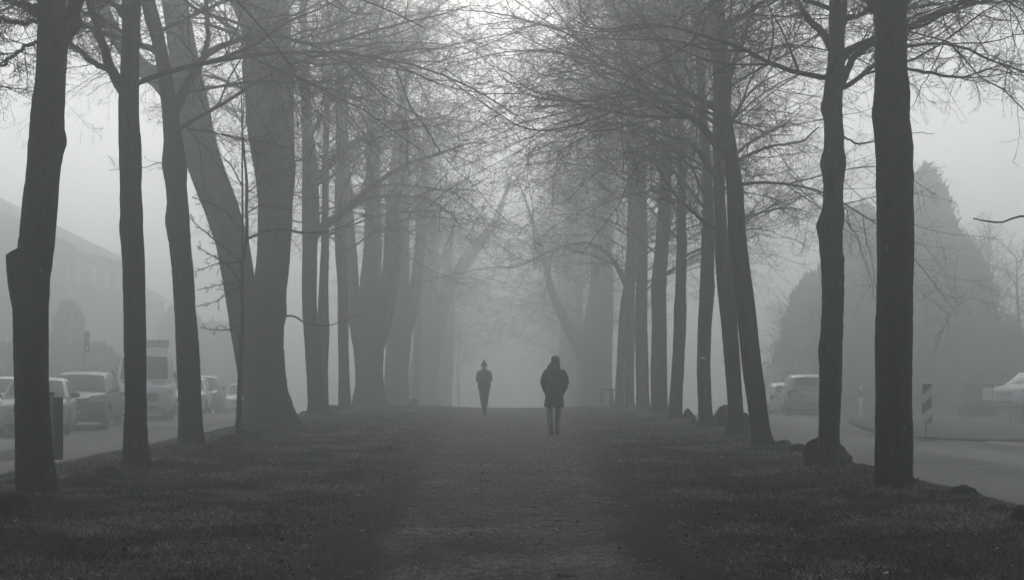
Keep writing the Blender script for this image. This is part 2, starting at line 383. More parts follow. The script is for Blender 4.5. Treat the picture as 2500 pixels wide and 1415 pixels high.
avenue_tree('R5', 'slim upright trunk with a small pale number tag, right row beside an upright boulder',
    [(1048, 1700, 1750), (1035, 1704, 1744), (1000, 1704, 1738), (900, 1701, 1734), (800, 1704, 1737), (700, 1709, 1746), (680, 1710, 1744), (600, 1713, 1745), (500, 1716, 1742), (400, 1712, 1736), (300, 1706, 1728), (200, 1700, 1722), (0, 1690, 1708)],
    32.8, GROUP_R, seed=5, zlo=4.4, ztop=16, nprim=31, n=(14, 9, 5),
    limbs=[([(1718, 520, 16), (1735, 480, 14), (1750, 440, 12), (1775, 400, 10), (1830, 350, 8), (1880, 320, 6), (1930, 300, 4)], 1.5)])
avenue_tree('R6', 'slender wavy trunk in the right row, low round boulder at its right foot',
    [(1030, 1630, 1668), (1015, 1633, 1664), (1000, 1632, 1665), (950, 1636, 1667), (900, 1640, 1670), (800, 1645, 1675), (750, 1645, 1677), (730, 1648, 1675), (700, 1649, 1675), (600, 1652, 1677), (540, 1650, 1674), (400, 1655, 1674), (200, 1650, 1664), (0, 1640, 1652)],
    37.9, GROUP_R, seed=6, zlo=4.2, ztop=16, nprim=28, n=(14, 9, 5))
avenue_tree('R7', 'stout upright trunk at the middle of the right row, left of the slender wavy one',
    [(1010, 1584, 1638), (995, 1590, 1630), (950, 1589, 1629), (900, 1588, 1628), (800, 1591, 1627), (700, 1589, 1626), (600, 1600, 1632), (540, 1605, 1640), (400, 1612, 1640), (200, 1615, 1636), (0, 1610, 1628)],
    43.6, GROUP_R, seed=7, zlo=4.4, ztop=17, nprim=31, n=(14, 9, 5))
avenue_tree('R8', 'narrow upright trunk left of the stout one in the right row',
    [(1000, 1549, 1589), (985, 1553, 1584), (900, 1551, 1583), (800, 1549, 1580), (700, 1553, 1581), (600, 1558, 1582), (500, 1560, 1580), (300, 1556, 1574)],
    49.0, GROUP_R, seed=8, zlo=4.2, ztop=17, nprim=28, n=(14, 9, 5))
avenue_tree('R9', 'foggy trunk beside the wooden table, thicker of two standing close together, right row',
    [(994, 1496, 1530), (980, 1500, 1524), (900, 1505, 1530), (800, 1510, 1536), (730, 1516, 1545), (700, 1522, 1547), (600, 1530, 1556), (500, 1532, 1556), (300, 1530, 1548)],
    51.5, GROUP_R, seed=9, zlo=4.0, ztop=17, nprim=28, n=(14, 9, 5),
    limbs=[([(1528, 690, 16), (1510, 650, 12), (1485, 610, 9), (1440, 590, 7), (1380, 600, 5), (1320, 625, 4), (1270, 650, 3), (1240, 655, 2)], -1.5)])
avenue_tree('R9b', 'foggy thin trunk close against its thicker neighbour by the wooden table, right row',
    [(994, 1524, 1552), (980, 1526, 1548), (900, 1527, 1548), (800, 1527, 1549), (700, 1532, 1550), (600, 1544, 1562), (400, 1550, 1566)],
    52.5, GROUP_R, seed=10, zlo=4.6, ztop=16, nprim=20, n=(14, 8, 3))
avenue_tree('R10', 'big pale foggy trunk with a long limb leaning left, far end of right row',
    [(985, 1410, 1502), (960, 1418, 1496), (900, 1419, 1495), (850, 1415, 1495), (780, 1425, 1496), (700, 1440, 1497), (600, 1442, 1496), (500, 1445, 1494), (300, 1450, 1485)],
    74.0, GROUP_R, seed=12, zlo=3.0, ztop=17.5, nprim=31, n=(14, 9, 5), lmax=8,
    limbs=[([(1430, 880, 34), (1412, 845, 32), (1390, 808, 27), (1372, 770, 23), (1357, 735, 20), (1345, 700, 17), (1332, 655, 14), (1322, 600, 11), (1300, 540, 8)], -1.0, 4.0)])
avenue_tree('R11', 'very faint slim trunk deep in the fog left of the big limbed tree',
    [(995, 1388, 1422), (900, 1391, 1419), (800, 1394, 1420), (600, 1400, 1424), (400, 1404, 1424)],
    96.0, GROUP_R, seed=13, zlo=4.0, ztop=17.5, nprim=28, n=(14, 7, 3), lmax=8)

# left hand row --------------------------------------------------------------
L1 = avenue_tree('L1', 'dark trunk at the far left with a sawn off branch stub, nearest in its row',
    [(1215, 37, 150), (1205, 37, 144), (1170, 36, 132), (1100, 36, 124), (1000, 35, 118), (900, 34, 115), (800, 33, 116), (750, 33, 117), (720, 30, 120), (680, 38, 121), (640, 44, 127), (605, 48, 132), (560, 53, 136), (500, 58, 141), (450, 66, 145), (400, 71, 150), (365, 74, 158), (342, 76, 167), (330, 77, 161), (310, 78, 157), (250, 83, 160), (200, 91, 162), (140, 94, 166), (100, 95, 168), (60, 96, 163), (0, 96, 161)],
    15.0, GROUP_L, seed=21, zlo=5.0, ztop=16, nprim=25, bias=2.6, flare=0.3,
    limbs=[([(150, 110, 40), (168, 70, 38), (182, 35, 36), (196, 0, 34), (215, -45, 30)], 0.3, 4.0),
           ([(98, 52, 11), (60, 48, 10), (20, 50, 9), (-30, 62, 8)], -1.0, 2.0), ([(98, 100, 10), (60, 118, 9), (30, 140, 8), (-10, 165, 7)], 0.8, 2.0),
           ([(100, 35, 14), (60, 15, 12), (20, -5, 10)], 0.4, 3.0)])
avenue_tree('L2', 'straight trunk with a V fork high up, pointed rock leaning at its foot, left row',
    [(1150, 290, 366), (1135, 297, 359), (1100, 298, 356), (1000, 302, 355), (900, 302, 354), (800, 301, 354), (750, 301, 354), (650, 300, 353), (600, 297, 352), (565, 293, 350), (550, 293, 350), (530, 296, 351), (450, 297, 346), (420, 296, 348), (355, 293, 348), (300, 293, 342), (250, 293, 341), (200, 296, 342), (100, 300, 342), (0, 300, 346)],
    19.3, GROUP_L, seed=22, zlo=5.4, ztop=16, nprim=24,
    limbs=[([(312, 245, 26), (297, 210, 27), (283, 176, 27), (262, 130, 23), (240, 80, 21), (224, 35, 19), (214, -10, 18)], -0.4, 3.5),
           ([(285, 178, 17), (255, 168, 15), (220, 152, 14), (190, 128, 13), (166, 104, 13), (140, 75, 11), (100, 50, 10)], -1.0, 2.0),
           ([(300, 30, 14), (275, 14, 12), (240, -6, 10)], 0.6, 3.0)])
avenue_tree('L3', 'dark trunk forked into a Y, its long limb over the path, left row',
    [(1098, 428, 508), (1085, 433, 500), (1050, 434, 494), (1000, 434, 490), (900, 430, 486), (800, 426, 480), (750, 424, 475), (650, 419, 471), (600, 414, 466), (540, 404, 463), (500, 410, 461), (450, 406, 457), (415, 399, 460), (400, 398, 456), (350, 403, 449), (300, 400, 440), (260, 397, 438), (200, 390, 424), (150, 382, 416), (100, 371, 405), (50, 355, 392), (0, 343, 378)],
    24.0, GROUP_L, seed=23, zlo=5.6, ztop=17, nprim=24, bias=0.0,
    limbs=[([(424, 275, 24), (436, 248, 24), (452, 205, 22), (475, 165, 20), (495, 130, 17), (515, 114, 15), (560, 102, 13), (602, 87, 12), (645, 84, 11), (679, 89, 10), (721, 102, 9), (793, 104, 8), (850, 90, 7), (910, 74, 7), (967, 59, 6), (1039, 49, 4), (1090, 30, 3), (1150, 13, 2)], -3.0),
           ([(494, 132, 15), (506, 108, 13), (509, 60, 11), (503, 10, 10), (500, -30, 9)], 0.2, 3.0),
           ([(376, 122, 16), (345, 115, 15), (304, 99, 14), (260, 84, 13), (220, 70, 12), (187, 52, 11), (150, 35, 9), (60, 10, 6)], 1.0),
           ([(430, -20, 9), (480, 30, 9), (530, 45, 8), (600, 65, 7), (650, 105, 6), (690, 132, 6), (730, 152, 6), (780, 162, 5), (850, 150, 4), (930, 135, 3), (1000, 120, 2)], -3.5),
           ([(500, 60, 8), (560, 75, 7), (610, 110, 6), (660, 160, 5), (720, 200, 4), (800, 200, 3), (860, 185, 2)], -3.0),
           ([(420, 300, 5), (480, 320, 4), (540, 330, 4), (600, 345, 3), (660, 350, 2)], -1.5)])
avenue_tree('L4', 'huge old trunk with flared foot and a second great stem leaning left',
    [(1046, 575, 748), (1030, 585, 734), (1000, 592, 720), (970, 596, 710), (950, 597, 703), (900, 600, 695), (850, 600, 692), (800, 602, 691), (770, 605, 697), (740, 612, 697), (700, 618, 698), (650, 624, 703), (600, 627, 708), (550, 629, 711), (500, 630, 713), (420, 624, 721), (360, 612, 720), (300, 606, 719), (200, 598, 717), (100, 594, 712), (0, 592, 704)],
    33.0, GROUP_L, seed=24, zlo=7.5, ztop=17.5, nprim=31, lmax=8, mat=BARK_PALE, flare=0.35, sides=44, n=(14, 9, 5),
    limbs=[([(625, 960, 70), (616, 900, 72), (607, 850, 72), (598, 800, 74), (589, 750, 76), (588, 700, 78), (577, 650, 80), (567, 600, 81), (556, 550, 82), (521, 450, 85), (498, 400, 86), (479, 350, 86), (471, 300, 84), (468, 250, 78), (455, 180, 72), (440, 100, 68), (426, 0, 62), (415, -60, 58)], 0.9, 6.0),
           ([(440, 265, 50), (410, 215, 48), (372, 182, 46), (343, 158, 44), (310, 118, 42), (275, 72, 38), (255, 30, 34), (240, -10, 30)], 0.6, 5.0),
           ([(618, 130, 30), (590, 60, 26), (570, 0, 22)], 1.0, 4.0),
           ([(696, 772, 6), (712, 772, 5), (740, 785, 4), (770, 795, 4), (810, 793, 3), (850, 778, 2), (875, 770, 1.5)], -0.6, -1),
           ([(700, 200, 14), (740, 150, 11), (790, 90, 9), (830, 30, 7)], -1.0, 3.0)])
avenue_tree('L5', 'trunk on a grassy root mound with long limbs arching over the path, left row',
    [(1024, 742, 806), (1010, 749, 796), (980, 752, 789), (900, 748, 786), (850, 746, 784), (800, 742, 780), (750, 739, 775), (700, 738, 774), (600, 738, 775), (540, 736, 780), (500, 736, 778), (420, 736, 776), (300, 736, 762), (200, 734, 757), (100, 733, 752), (0, 732, 748)],
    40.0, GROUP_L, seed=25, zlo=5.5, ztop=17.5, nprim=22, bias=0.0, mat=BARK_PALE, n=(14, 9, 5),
    limbs=[([(765, 575, 20), (790, 548, 20), (825, 528, 19), (865, 495, 16), (925, 440, 13), (985, 405, 10), (1040, 385, 8), (1100, 365, 6), (1150, 345, 4), (1190, 350, 3)], -2.5),
           ([(770, 560, 14), (800, 540, 13), (840, 520, 11), (900, 485, 9), (970, 475, 7), (1050, 485, 5), (1100, 520, 4), (1130, 560, 2)], -1.5),
           ([(765, 450, 16), (785, 422, 15), (830, 375, 13), (890, 340, 11), (950, 310, 8), (1020, 285, 6), (1090, 285, 4), (1160, 300, 3)], -3.0),
           ([(900, 460, 7), (960, 455, 6), (1030, 460, 5), (1090, 465, 4), (1150, 500, 3), (1180, 540, 2)], -0.8),
           ([(760, 330, 11), (800, 260, 10), (850, 190, 8), (900, 140, 6), (960, 100, 4)], -1.5, 2.0),
           ([(755, 240, 10), (820, 150, 8), (880, 60, 6), (930, 0, 5)], -1.0, 2.0)])
avenue_tree('L6', 'slim pale trunk half hidden behind the trunk on the root mound',
    [(1008, 776, 808), (990, 779, 802), (900, 775, 800), (800, 775, 804), (770, 775, 802), (700, 778, 801), (600, 784, 803), (500, 786, 803), (300, 790, 804)],
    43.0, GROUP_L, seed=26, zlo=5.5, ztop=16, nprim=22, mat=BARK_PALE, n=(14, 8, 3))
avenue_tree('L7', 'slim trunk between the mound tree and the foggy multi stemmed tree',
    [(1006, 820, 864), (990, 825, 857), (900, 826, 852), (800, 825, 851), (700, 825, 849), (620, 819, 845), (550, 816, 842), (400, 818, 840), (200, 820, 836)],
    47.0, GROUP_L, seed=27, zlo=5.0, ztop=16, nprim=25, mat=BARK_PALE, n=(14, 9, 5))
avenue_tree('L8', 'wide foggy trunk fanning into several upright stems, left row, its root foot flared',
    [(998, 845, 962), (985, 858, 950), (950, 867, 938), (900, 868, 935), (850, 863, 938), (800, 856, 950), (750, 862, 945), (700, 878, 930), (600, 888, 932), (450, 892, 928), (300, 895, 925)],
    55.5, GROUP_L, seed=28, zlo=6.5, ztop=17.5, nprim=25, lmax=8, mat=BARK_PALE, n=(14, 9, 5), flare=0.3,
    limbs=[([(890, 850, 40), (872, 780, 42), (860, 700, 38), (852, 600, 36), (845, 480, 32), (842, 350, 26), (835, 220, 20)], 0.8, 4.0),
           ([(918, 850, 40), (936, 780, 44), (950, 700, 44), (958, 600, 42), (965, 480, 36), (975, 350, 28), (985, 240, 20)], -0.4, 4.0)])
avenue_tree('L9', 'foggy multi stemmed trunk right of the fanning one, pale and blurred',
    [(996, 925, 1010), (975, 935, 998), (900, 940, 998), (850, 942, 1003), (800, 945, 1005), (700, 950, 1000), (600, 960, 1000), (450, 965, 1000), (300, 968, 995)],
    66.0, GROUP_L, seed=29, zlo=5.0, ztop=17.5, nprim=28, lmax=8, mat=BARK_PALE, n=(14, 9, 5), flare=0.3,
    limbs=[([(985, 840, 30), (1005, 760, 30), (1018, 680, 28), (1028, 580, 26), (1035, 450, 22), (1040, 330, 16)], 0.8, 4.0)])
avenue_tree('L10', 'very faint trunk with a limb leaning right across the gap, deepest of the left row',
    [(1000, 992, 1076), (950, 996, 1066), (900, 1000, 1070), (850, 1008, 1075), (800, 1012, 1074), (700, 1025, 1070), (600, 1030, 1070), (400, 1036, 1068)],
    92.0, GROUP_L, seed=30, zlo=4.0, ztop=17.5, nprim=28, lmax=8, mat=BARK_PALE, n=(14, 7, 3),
    limbs=[([(1055, 850, 38), (1066, 790, 38), (1082, 735, 36), (1100, 695, 33), (1125, 655, 31), (1155, 612, 29), (1185, 580, 26), (1205, 550, 20), (1225, 500, 14)], 1.0, 4.0)])

# slim sapling in front of the huge old tree
rngs = np.random.default_rng(77)
_d = 25.8; _zg = gz(wx(583, _d), _d)
_path, _R = trunk_path([(1088, 573, 594), (1070, 576, 591), (1000, 578, 592), (900, 582, 593), (800, 585, 595), (750, 586, 595), (700, 586, 594), (650, 587, 595), (600, 588, 594), (500, 588, 593), (400, 588, 592), (330, 589, 592), (250, 594, 597), (150, 591, 594)], _d, _zg, 0, rngs)
_org = (float(_path[3, 0]), _d, _zg)
sap = thing('young_tree', 'slim young tree with drooping low twigs in front of the huge old trunk', 'tree', _org)
_me = trunk_mesh(_path, _R, _zg, rngs, sides=14, origin=_org); _me.materials.append(BARK); link(bpy.data.objects.new('trunk', _me), sap)
_prim = []; _own = []
for pts, dd in [([(591, 655, 9), (598, 620, 10), (605, 578, 9), (601, 520, 8), (602, 424, 7), (597, 385, 6), (592, 340, 5), (590, 270, 4), (588, 200, 2)], -0.1),
                ([(600, 586, 7), (640, 566, 6), (690, 555, 5), (720, 567, 5), (790, 567, 4), (840, 550, 3), (890, 525, 2)], -0.5),
                ([(588, 640, 5), (560, 615, 4), (520, 585, 4), (490, 560, 3), (465, 530, 2)], -0.3), ([(588, 690, 5), (555, 650, 4), (515, 625, 3), (480, 600, 2)], 0.4),
                ([(588, 560, 4), (555, 520, 3), (515, 495, 3), (470, 480, 2)], 0.3), ([(588, 640, 4), (540, 640, 3), (500, 655, 2), (470, 665, 1.5)], -0.5),
                ([(587, 690, 4), (560, 690, 3), (520, 698, 2), (485, 706, 1.5)], 0.3), ([(588, 700, 4), (560, 715, 3), (525, 738, 2), (480, 748, 1.5)], -0.2),
                ([(587, 795, 4), (560, 805, 3), (530, 808, 2), (490, 800, 1.5)], 0.2), ([(602, 470, 4), (640, 440, 3), (690, 420, 2), (730, 400, 1.5)], 0.4),
                ([(590, 450, 4), (560, 400, 3), (530, 370, 2)], 0.3), ([(600, 520, 4), (640, 500, 3), (690, 510, 2), (720, 520, 1.5)], -0.4), ([(590, 330, 3), (615, 280, 2), (640, 240, 1.5)], 0.3), ([(592, 300, 3), (565, 250, 2), (550, 210, 1.5)], 0.3)]:
    P, Rr = limb_path(pts, _d, dd, rngs, wander=0.006); _prim.append((P, Rr)); _own.append(True)
_cm = crown_mesh('crown', _prim, rngs, 9, 6, 3, 0.0024, _org, _own, (0.14, 0.36))
link(bpy.data.objects.new('crown', _cm), sap)

# sawn stub of the nearest left tree
r_, o_ = TREES['L1']
_st = MB(); _d = 15.0
pts = [(75, 800, 50), (62, 745, 62), (50, 700, 58), (44, 660, 52), (40, 628, 48), (38.5, 614, 47)]
P, Rr = limb_path(pts, _d - 0.02, -0.06, rngs, wander=0.002)
v, f = tubes(P[None], Rr[None], 20)
for i in range(20):      # slanted saw cut
    vv = v[-20 + i]; dx = vv[0] - P[-1, 0]; vv[2] += dx * 0.42
stub = mesh_np('branch_stub', v - np.array(o_), [f], smooth=True); stub.materials.append(BARK)
so = link(bpy.data.objects.new('branch_stub', stub), r_)
_cf = MB(); _cf.add([tuple(p) for p in (v[-20:] - np.array(o_) + np.array([0, 0, 0.002]))], [tuple(range(20))]); _cf.build('saw_cut', CUT, so)

# number tag on the slim upright trunk
r_, o_ = TREES['R5']
WHITE = plain('white_paint', (0.82, 0.83, 0.82), rough=0.5, vary=0.08)
DARKP = plain('dark_plastic', (0.02, 0.02, 0.021), rough=0.5)
def text_mesh(name, body, size, mat, parent, loc, rot, ext=0.0015, sx=1.0, bold=0.0):
    cu = bpy.data.curves.new(name, 'FONT'); cu.body = body; cu.size = size; cu.align_x = 'CENTER'; cu.align_y = 'CENTER'; cu.extrude = ext; cu.offset = bold
    t = bpy.data.objects.new(name, cu); COL.objects.link(t)
    dg = bpy.context.evaluated_depsgraph_get(); me = bpy.data.meshes.new_from_object(t.evaluated_get(dg)); bpy.data.objects.remove(t)
    me.name = name; me.materials.clear(); me.materials.append(mat)
    o = link(bpy.data.objects.new(name, me), parent); o.location = loc; o.rotation_euler = rot; o.scale = (sx, 1, 1)
    return o
text_mesh('number_tag', 'BR1', 0.085, WHITE, r_, (wx(1718, 32.6) - o_[0], -0.205, wz(873.5, 32.6) - o_[2]), (math.pi / 2, 0, 0), bold=0.002)

# out-of-frame trees added beside the camera, crowns thickened to shade the near ground
def side_tree(key, src, x, y, rot, label, group):
    r0, o0 = TREES[src]
    c = copy_tree(r0); c.location = (x, y, gz(x, y)); c.rotation_euler = (0, 0, rot); c['label'] = label; c['group'] = group
    for ch in list(c.children):
        if ch.name.startswith(('branch_stub', 'number_tag')):
            for g in list(ch.children): bpy.data.objects.remove(g)
            bpy.data.objects.remove(ch)
    return c
def shade_tree(key, label, x, y, r, group, seed, limbs=()):
    f = lambda z: HY - (z - EYE) * F / y
    rows = [(f(z), CX + (x + .03 * math.sin(z) - r * k) * F / y, CX + (x + .03 * math.sin(z) + r * k) * F / y) for z, k in [(0, 1.15), (.4, 1), (1.5, .97), (3, .95), (4.5, .9), (6, .85), (8, .75)]]
    avenue_tree(key, label, rows, y, group, seed=seed, limbs=limbs, zlo=6.3, ztop=16.5, nprim=44, droop=.35, rmin=.0045, n=(18, 10, 4), lmax=6.8)  # high dense crown with thick twigs, shaped to darken near air and ground
shade_tree('N1', 'tree outside the right edge before the thick straight trunk, crown thickened for shade', 5.2, 10.9, .21, GROUP_R, 41, [([(2820, 400, 12), (2700, 480, 8), (2600, 515, 6), (2520, 528, 5), (2450, 535, 4), (2412, 541, 4), (2376, 533, 3)], -0.3, -1)])
shade_tree('N2', 'unseen tree added for shade right of the viewer, second before the visible right row', 5.0, 6.6, .2, GROUP_R, 42)
shade_tree('N3', 'unseen tree added for shade beside the viewer at the start of the right row', 4.9, 2.2, .22, GROUP_R, 43)
shade_tree('N4', 'unseen tree added for shade outside the left edge, before the trunk with sawn stub', -5.9, 10.6, .2, GROUP_L, 44)
shade_tree('N5', 'unseen tree added for shade left of the viewer, second before the visible left row', -5.7, 6.2, .22, GROUP_L, 45)
shade_tree('N6', 'unseen tree added for shade beside the viewer at the start of the left row', -5.6, 2.0, .2, GROUP_L, 46)
# trees lost in the fog down the avenue
for i, (src, x, y, rot, lab, g) in enumerate([
    ('R7', 4.3, 86, 1.2, 'foggy tree beyond the big limbed tree of the right row', GROUP_R),
    ('R10', 4.6, 106, 2.0, 'barely visible tree deep in the fog on the right of the path', GROUP_R),
    ('R4', 4.2, 120, 4.1, 'ghostly tree at the right of the far gap in the fog', GROUP_R),
    ('R8', 4.8, 134, 0.3, 'faintest tree of the right row at the far gap', GROUP_R),
    ('L7', -5.6, 79, 2.2, 'foggy tree behind the multi stemmed pale trunk of the left row', GROUP_L),
    ('L9', -5.3, 106, 0.8, 'barely visible tree deep in the fog on the left of the path', GROUP_L),
    ('L5', -5.6, 120, 5.1, 'ghostly tree at the left of the far gap in the fog', GROUP_L),
    ('R5', -5.4, 136, 3.3, 'faintest tree of the left row at the far gap', GROUP_L)]):
    side_tree('far%d' % i, src, x, y, rot, lab, g)
#@@TREES_END

# ------------------------------------------------------------------ ground, path, roads
def sheet(name, xs, ys, dz, mat, zf=ground_z, attr=None):
    X, Y = np.meshgrid(xs, ys)
    Z = zf(X, Y) + dz
    V = np.stack([X, Y, Z], -1).reshape(-1, 3); a, b = X.shape
    i = np.arange(a - 1)[:, None] * b + np.arange(b - 1)[None]
    Fq = np.stack([i, i + 1, i + b + 1, i + b], -1).reshape(-1, 4)
    me = mesh_np(name, V, [Fq], smooth=True); me.materials.append(mat)
    o = link(bpy.data.objects.new(name, me)); o['kind'] = 'structure'
    return o

def soil_mat(name, dark, mid, light, scale=1.0, bump=0.6, rough=0.95, streak=False):
    m, nt, b = new_mat(name)
    tc = N(nt, 'ShaderNodeTexCoord')
    n1 = N(nt, 'ShaderNodeTexNoise', Scale=0.55 * scale, Detail=6.0, Roughness=0.6); n2 = N(nt, 'ShaderNodeTexNoise', Scale=5 * scale, Detail=6.0, Roughness=0.7)
    n3 = N(nt, 'ShaderNodeTexNoise', Scale=21 * scale, Detail=3.0, Roughness=0.65)
    for n in (n1, n2, n3): L(nt, tc.outputs['Object'], n.inputs['Vector'])
    a = ramp(nt, n1.outputs['Fac'], [(0.3, dark), (0.5, mid), (0.72, light)])
    f = ramp(nt, n2.outputs['Fac'], [(0.36, (0.4,) * 3), (0.62, (1.6,) * 3)])
    g = ramp(nt, n3.outputs['Fac'], [(0.36, (0.4,) * 3), (0.56, (1.2,) * 3), (0.66, (2.6,) * 3)])
    m1 = N(nt, 'ShaderNodeMix', data_type='RGBA', blend_type='MULTIPLY'); m1.inputs[0].default_value = 1; L(nt, a, m1.inputs[6]); L(nt, f, m1.inputs[7])
    m2 = N(nt, 'ShaderNodeMix', data_type='RGBA', blend_type='MULTIPLY'); m2.inputs[0].default_value = 1; L(nt, m1.outputs[2], m2.inputs[6]); L(nt, g, m2.inputs[7])
    L(nt, m2.outputs[2], b.inputs['Base Color'])
    b.inputs['Roughness'].default_value = rough; b.inputs['Specular IOR Level'].default_value = 0.2
    ad = N(nt, 'ShaderNodeMath', operation='ADD'); L(nt, n2.outputs['Fac'], ad.inputs[0]); L(nt, n3.outputs['Fac'], ad.inputs[1])
    bp = N(nt, 'ShaderNodeBump', Strength=bump, Distance=0.03); L(nt, ad.outputs[0], bp.inputs['Height']); L(nt, bp.outputs[0], b.inputs['Normal'])
    return m, nt, b, m2.outputs[2]
GROUND, *_ = soil_mat('grass_soil', (0.009, 0.0085, 0.0075), (0.016, 0.0155, 0.0135), (0.026, 0.025, 0.022))
xs = np.unique(np.concatenate([np.linspace(-170, -30, 16), np.linspace(-30, -9, 40), np.linspace(-9, 8, 171), np.linspace(8, 40, 60), np.linspace(40, 170, 16)]))
ys = np.unique(np.concatenate([np.linspace(-70, 4, 20), np.linspace(4, 60, 300), np.linspace(60, 130, 70), np.linspace(130, 335, 30)]))
sheet('ground', xs, ys, 0, GROUND)

def path_edges(y):
    hw = np.interp(y, [0, 9, 24, 40, 60, 120], [1.25, 1.35, 1.72, 2.1, 2.3, 2.4])
    jl = 0.16 * vnoise(y * 0 + 1, y, 0.7, 1.0) + 0.07 * vnoise(y * 0 + 4, y, 2.9, 2.0) + 0.03 * vnoise(y * 0 + 2, y, 9.0, 3.0)
    jr = 0.16 * vnoise(y * 0 + 7, y, 0.75, 4.0) + 0.07 * vnoise(y * 0 + 9, y, 3.1, 5.0) + 0.03 * vnoise(y * 0 + 3, y, 9.5, 6.0)
    return -hw - 0.1 + jl, hw - 0.02 + jr
PATHM, nt, b, colsock = soil_mat('path_gravel', (0.022, 0.021, 0.019), (0.07, 0.069, 0.066), (0.15, 0.148, 0.142), scale=1.4, bump=0.5)
# mud creeping in from the edges: mixed by a per-vertex edge weight and noise
at = N(nt, 'ShaderNodeAttribute', attribute_name='edge'); nz = N(nt, 'ShaderNodeTexNoise', Scale=3.5, Detail=6.0, Roughness=0.65); tc = N(nt, 'ShaderNodeTexCoord'); L(nt, tc.outputs['Object'], nz.inputs['Vector'])
ml = N(nt, 'ShaderNodeMath', operation='MULTIPLY_ADD'); L(nt, nz.outputs['Fac'], ml.inputs[0]); ml.inputs[1].default_value = 0.9; L(nt, at.outputs['Fac'], ml.inputs[2])
msk = ramp(nt, ml.outputs[0], [(0.72, (0, 0, 0)), (1.1, (1, 1, 1))])
mm = N(nt, 'ShaderNodeMix', data_type='RGBA'); L(nt, msk, mm.inputs[0]); L(nt, colsock, mm.inputs[6]); mm.inputs[7].default_value = (0.010, 0.009, 0.008, 1); L(nt, mm.outputs[2], b.inputs['Base Color'])
ysp = np.unique(np.concatenate([np.linspace(-20, 6, 30), np.linspace(6, 60, 520), np.linspace(60, 140, 90)]))
el, er = path_edges(ysp)
u = np.linspace(0, 1, 41)
X = el[:, None] * (1 - u) + er[:, None] * u; Y = np.broadcast_to(ysp[:, None], X.shape)
Z = ground_z(X, Y) + 0.006 * (1 - (2 * u - 1) ** 8)[None] + 0.004
V = np.stack([X, Y, Z], -1).reshape(-1, 3); a_, b_ = X.shape
i = np.arange(a_ - 1)[:, None] * b_ + np.arange(b_ - 1)[None]
me = mesh_np('path', V, [np.stack([i, i + 1, i + b_ + 1, i + b_], -1).reshape(-1, 4)], smooth=True)
ea = me.attributes.new('edge', 'FLOAT', 'POINT')
eg = np.clip(1 - np.minimum(X - el[:, None], er[:, None] - X) / 0.75, 0, 1)
ea.data.foreach_set('value', eg.astype(np.float32).ravel()); me.materials.append(PATHM)
o = link(bpy.data.objects.new('path', me)); o['kind'] = 'structure'

def asphalt_mat(name, base, wet):
    m, nt, b = new_mat(name)
    tc = N(nt, 'ShaderNodeTexCoord'); mp = N(nt, 'ShaderNodeMapping'); mp.inputs['Scale'].default_value = (0.5, 0.09, 1); L(nt, tc.outputs['Object'], mp.inputs['Vector'])
    n1 = N(nt, 'ShaderNodeTexNoise', Scale=1.0, Detail=5.0); L(nt, mp.outputs[0], n1.inputs['Vector'])
    n2 = N(nt, 'ShaderNodeTexNoise', Scale=60.0, Detail=4.0); L(nt, tc.outputs['Object'], n2.inputs['Vector'])
    c = ramp(nt, n1.outputs['Fac'], [(0.35, tuple(x * 0.75 for x in base)), (0.65, tuple(x * 1.25 for x in base))])
    f = ramp(nt, n2.outputs['Fac'], [(0.3, (0.75,) * 3), (0.7, (1.25,) * 3)])
    m1 = N(nt, 'ShaderNodeMix', data_type='RGBA', blend_type='MULTIPLY'); m1.inputs[0].default_value = 1; L(nt, c, m1.inputs[6]); L(nt, f, m1.inputs[7]); L(nt, m1.outputs[2], b.inputs['Base Color'])
    L(nt, ramp(nt, n1.outputs['Fac'], [(0.38, (0.85,) * 3), (0.62, (wet,) * 3)]), b.inputs['Roughness'])
    b.inputs['Specular IOR Level'].default_value = 0.2
    return m
ASPH = asphalt_mat('asphalt', (0.066, 0.067, 0.068), 0.66)
PAVE = plain('paving', (0.085, 0.083, 0.08), rough=0.85, vary=0.2, scale=1.5)
def strip(name, ys, xl, xr, dz, mat, nx=9, zf=ground_z, sky=None):
    u = np.linspace(0, 1, nx); X = xl[:, None] * (1 - u) + xr[:, None] * u; Y = np.broadcast_to(ys[:, None], X.shape)
    V = np.stack([X, Y, zf(X, Y) + dz], -1).reshape(-1, 3); b2 = nx
    i = np.arange(len(ys) - 1)[:, None] * b2 + np.arange(b2 - 1)[None]
    me = mesh_np(name, V, [np.stack([i, i + 1, i + b2 + 1, i + b2], -1).reshape(-1, 4)], smooth=True); me.materials.append(mat)
    o = link(bpy.data.objects.new(name, me)); o['kind'] = 'structure'; return o
ysr = np.linspace(-20, 170, 260)
strip('road', ysr, -8.35 + 0.09 * vnoise(ysr * 0, ysr, 0.9, 2.0), np.full_like(ysr, -14.3), 0.006, ASPH)
# right hand road with the side turning that swings round the verge with the chevron marker
ysr = np.unique(np.concatenate([np.linspace(-20, 70, 220), np.linspace(70, 170, 60)]))
xin = 6.15 + 0.08 * vnoise(ysr * 0 + 3, ysr, 0.9, 5.0)
xout = np.where(ysr < 33.2, 60.0, np.interp(ysr, [33.2, 33.6, 34.5, 36.5, 40, 46, 52, 60, 170], [14.5, 11.6, 10.6, 10.0, 10.4, 11.4, 12.9, 13.2, 13.2]))
strip('side_road', ysr, xin, xout, 0.006, ASPH, nx=24)
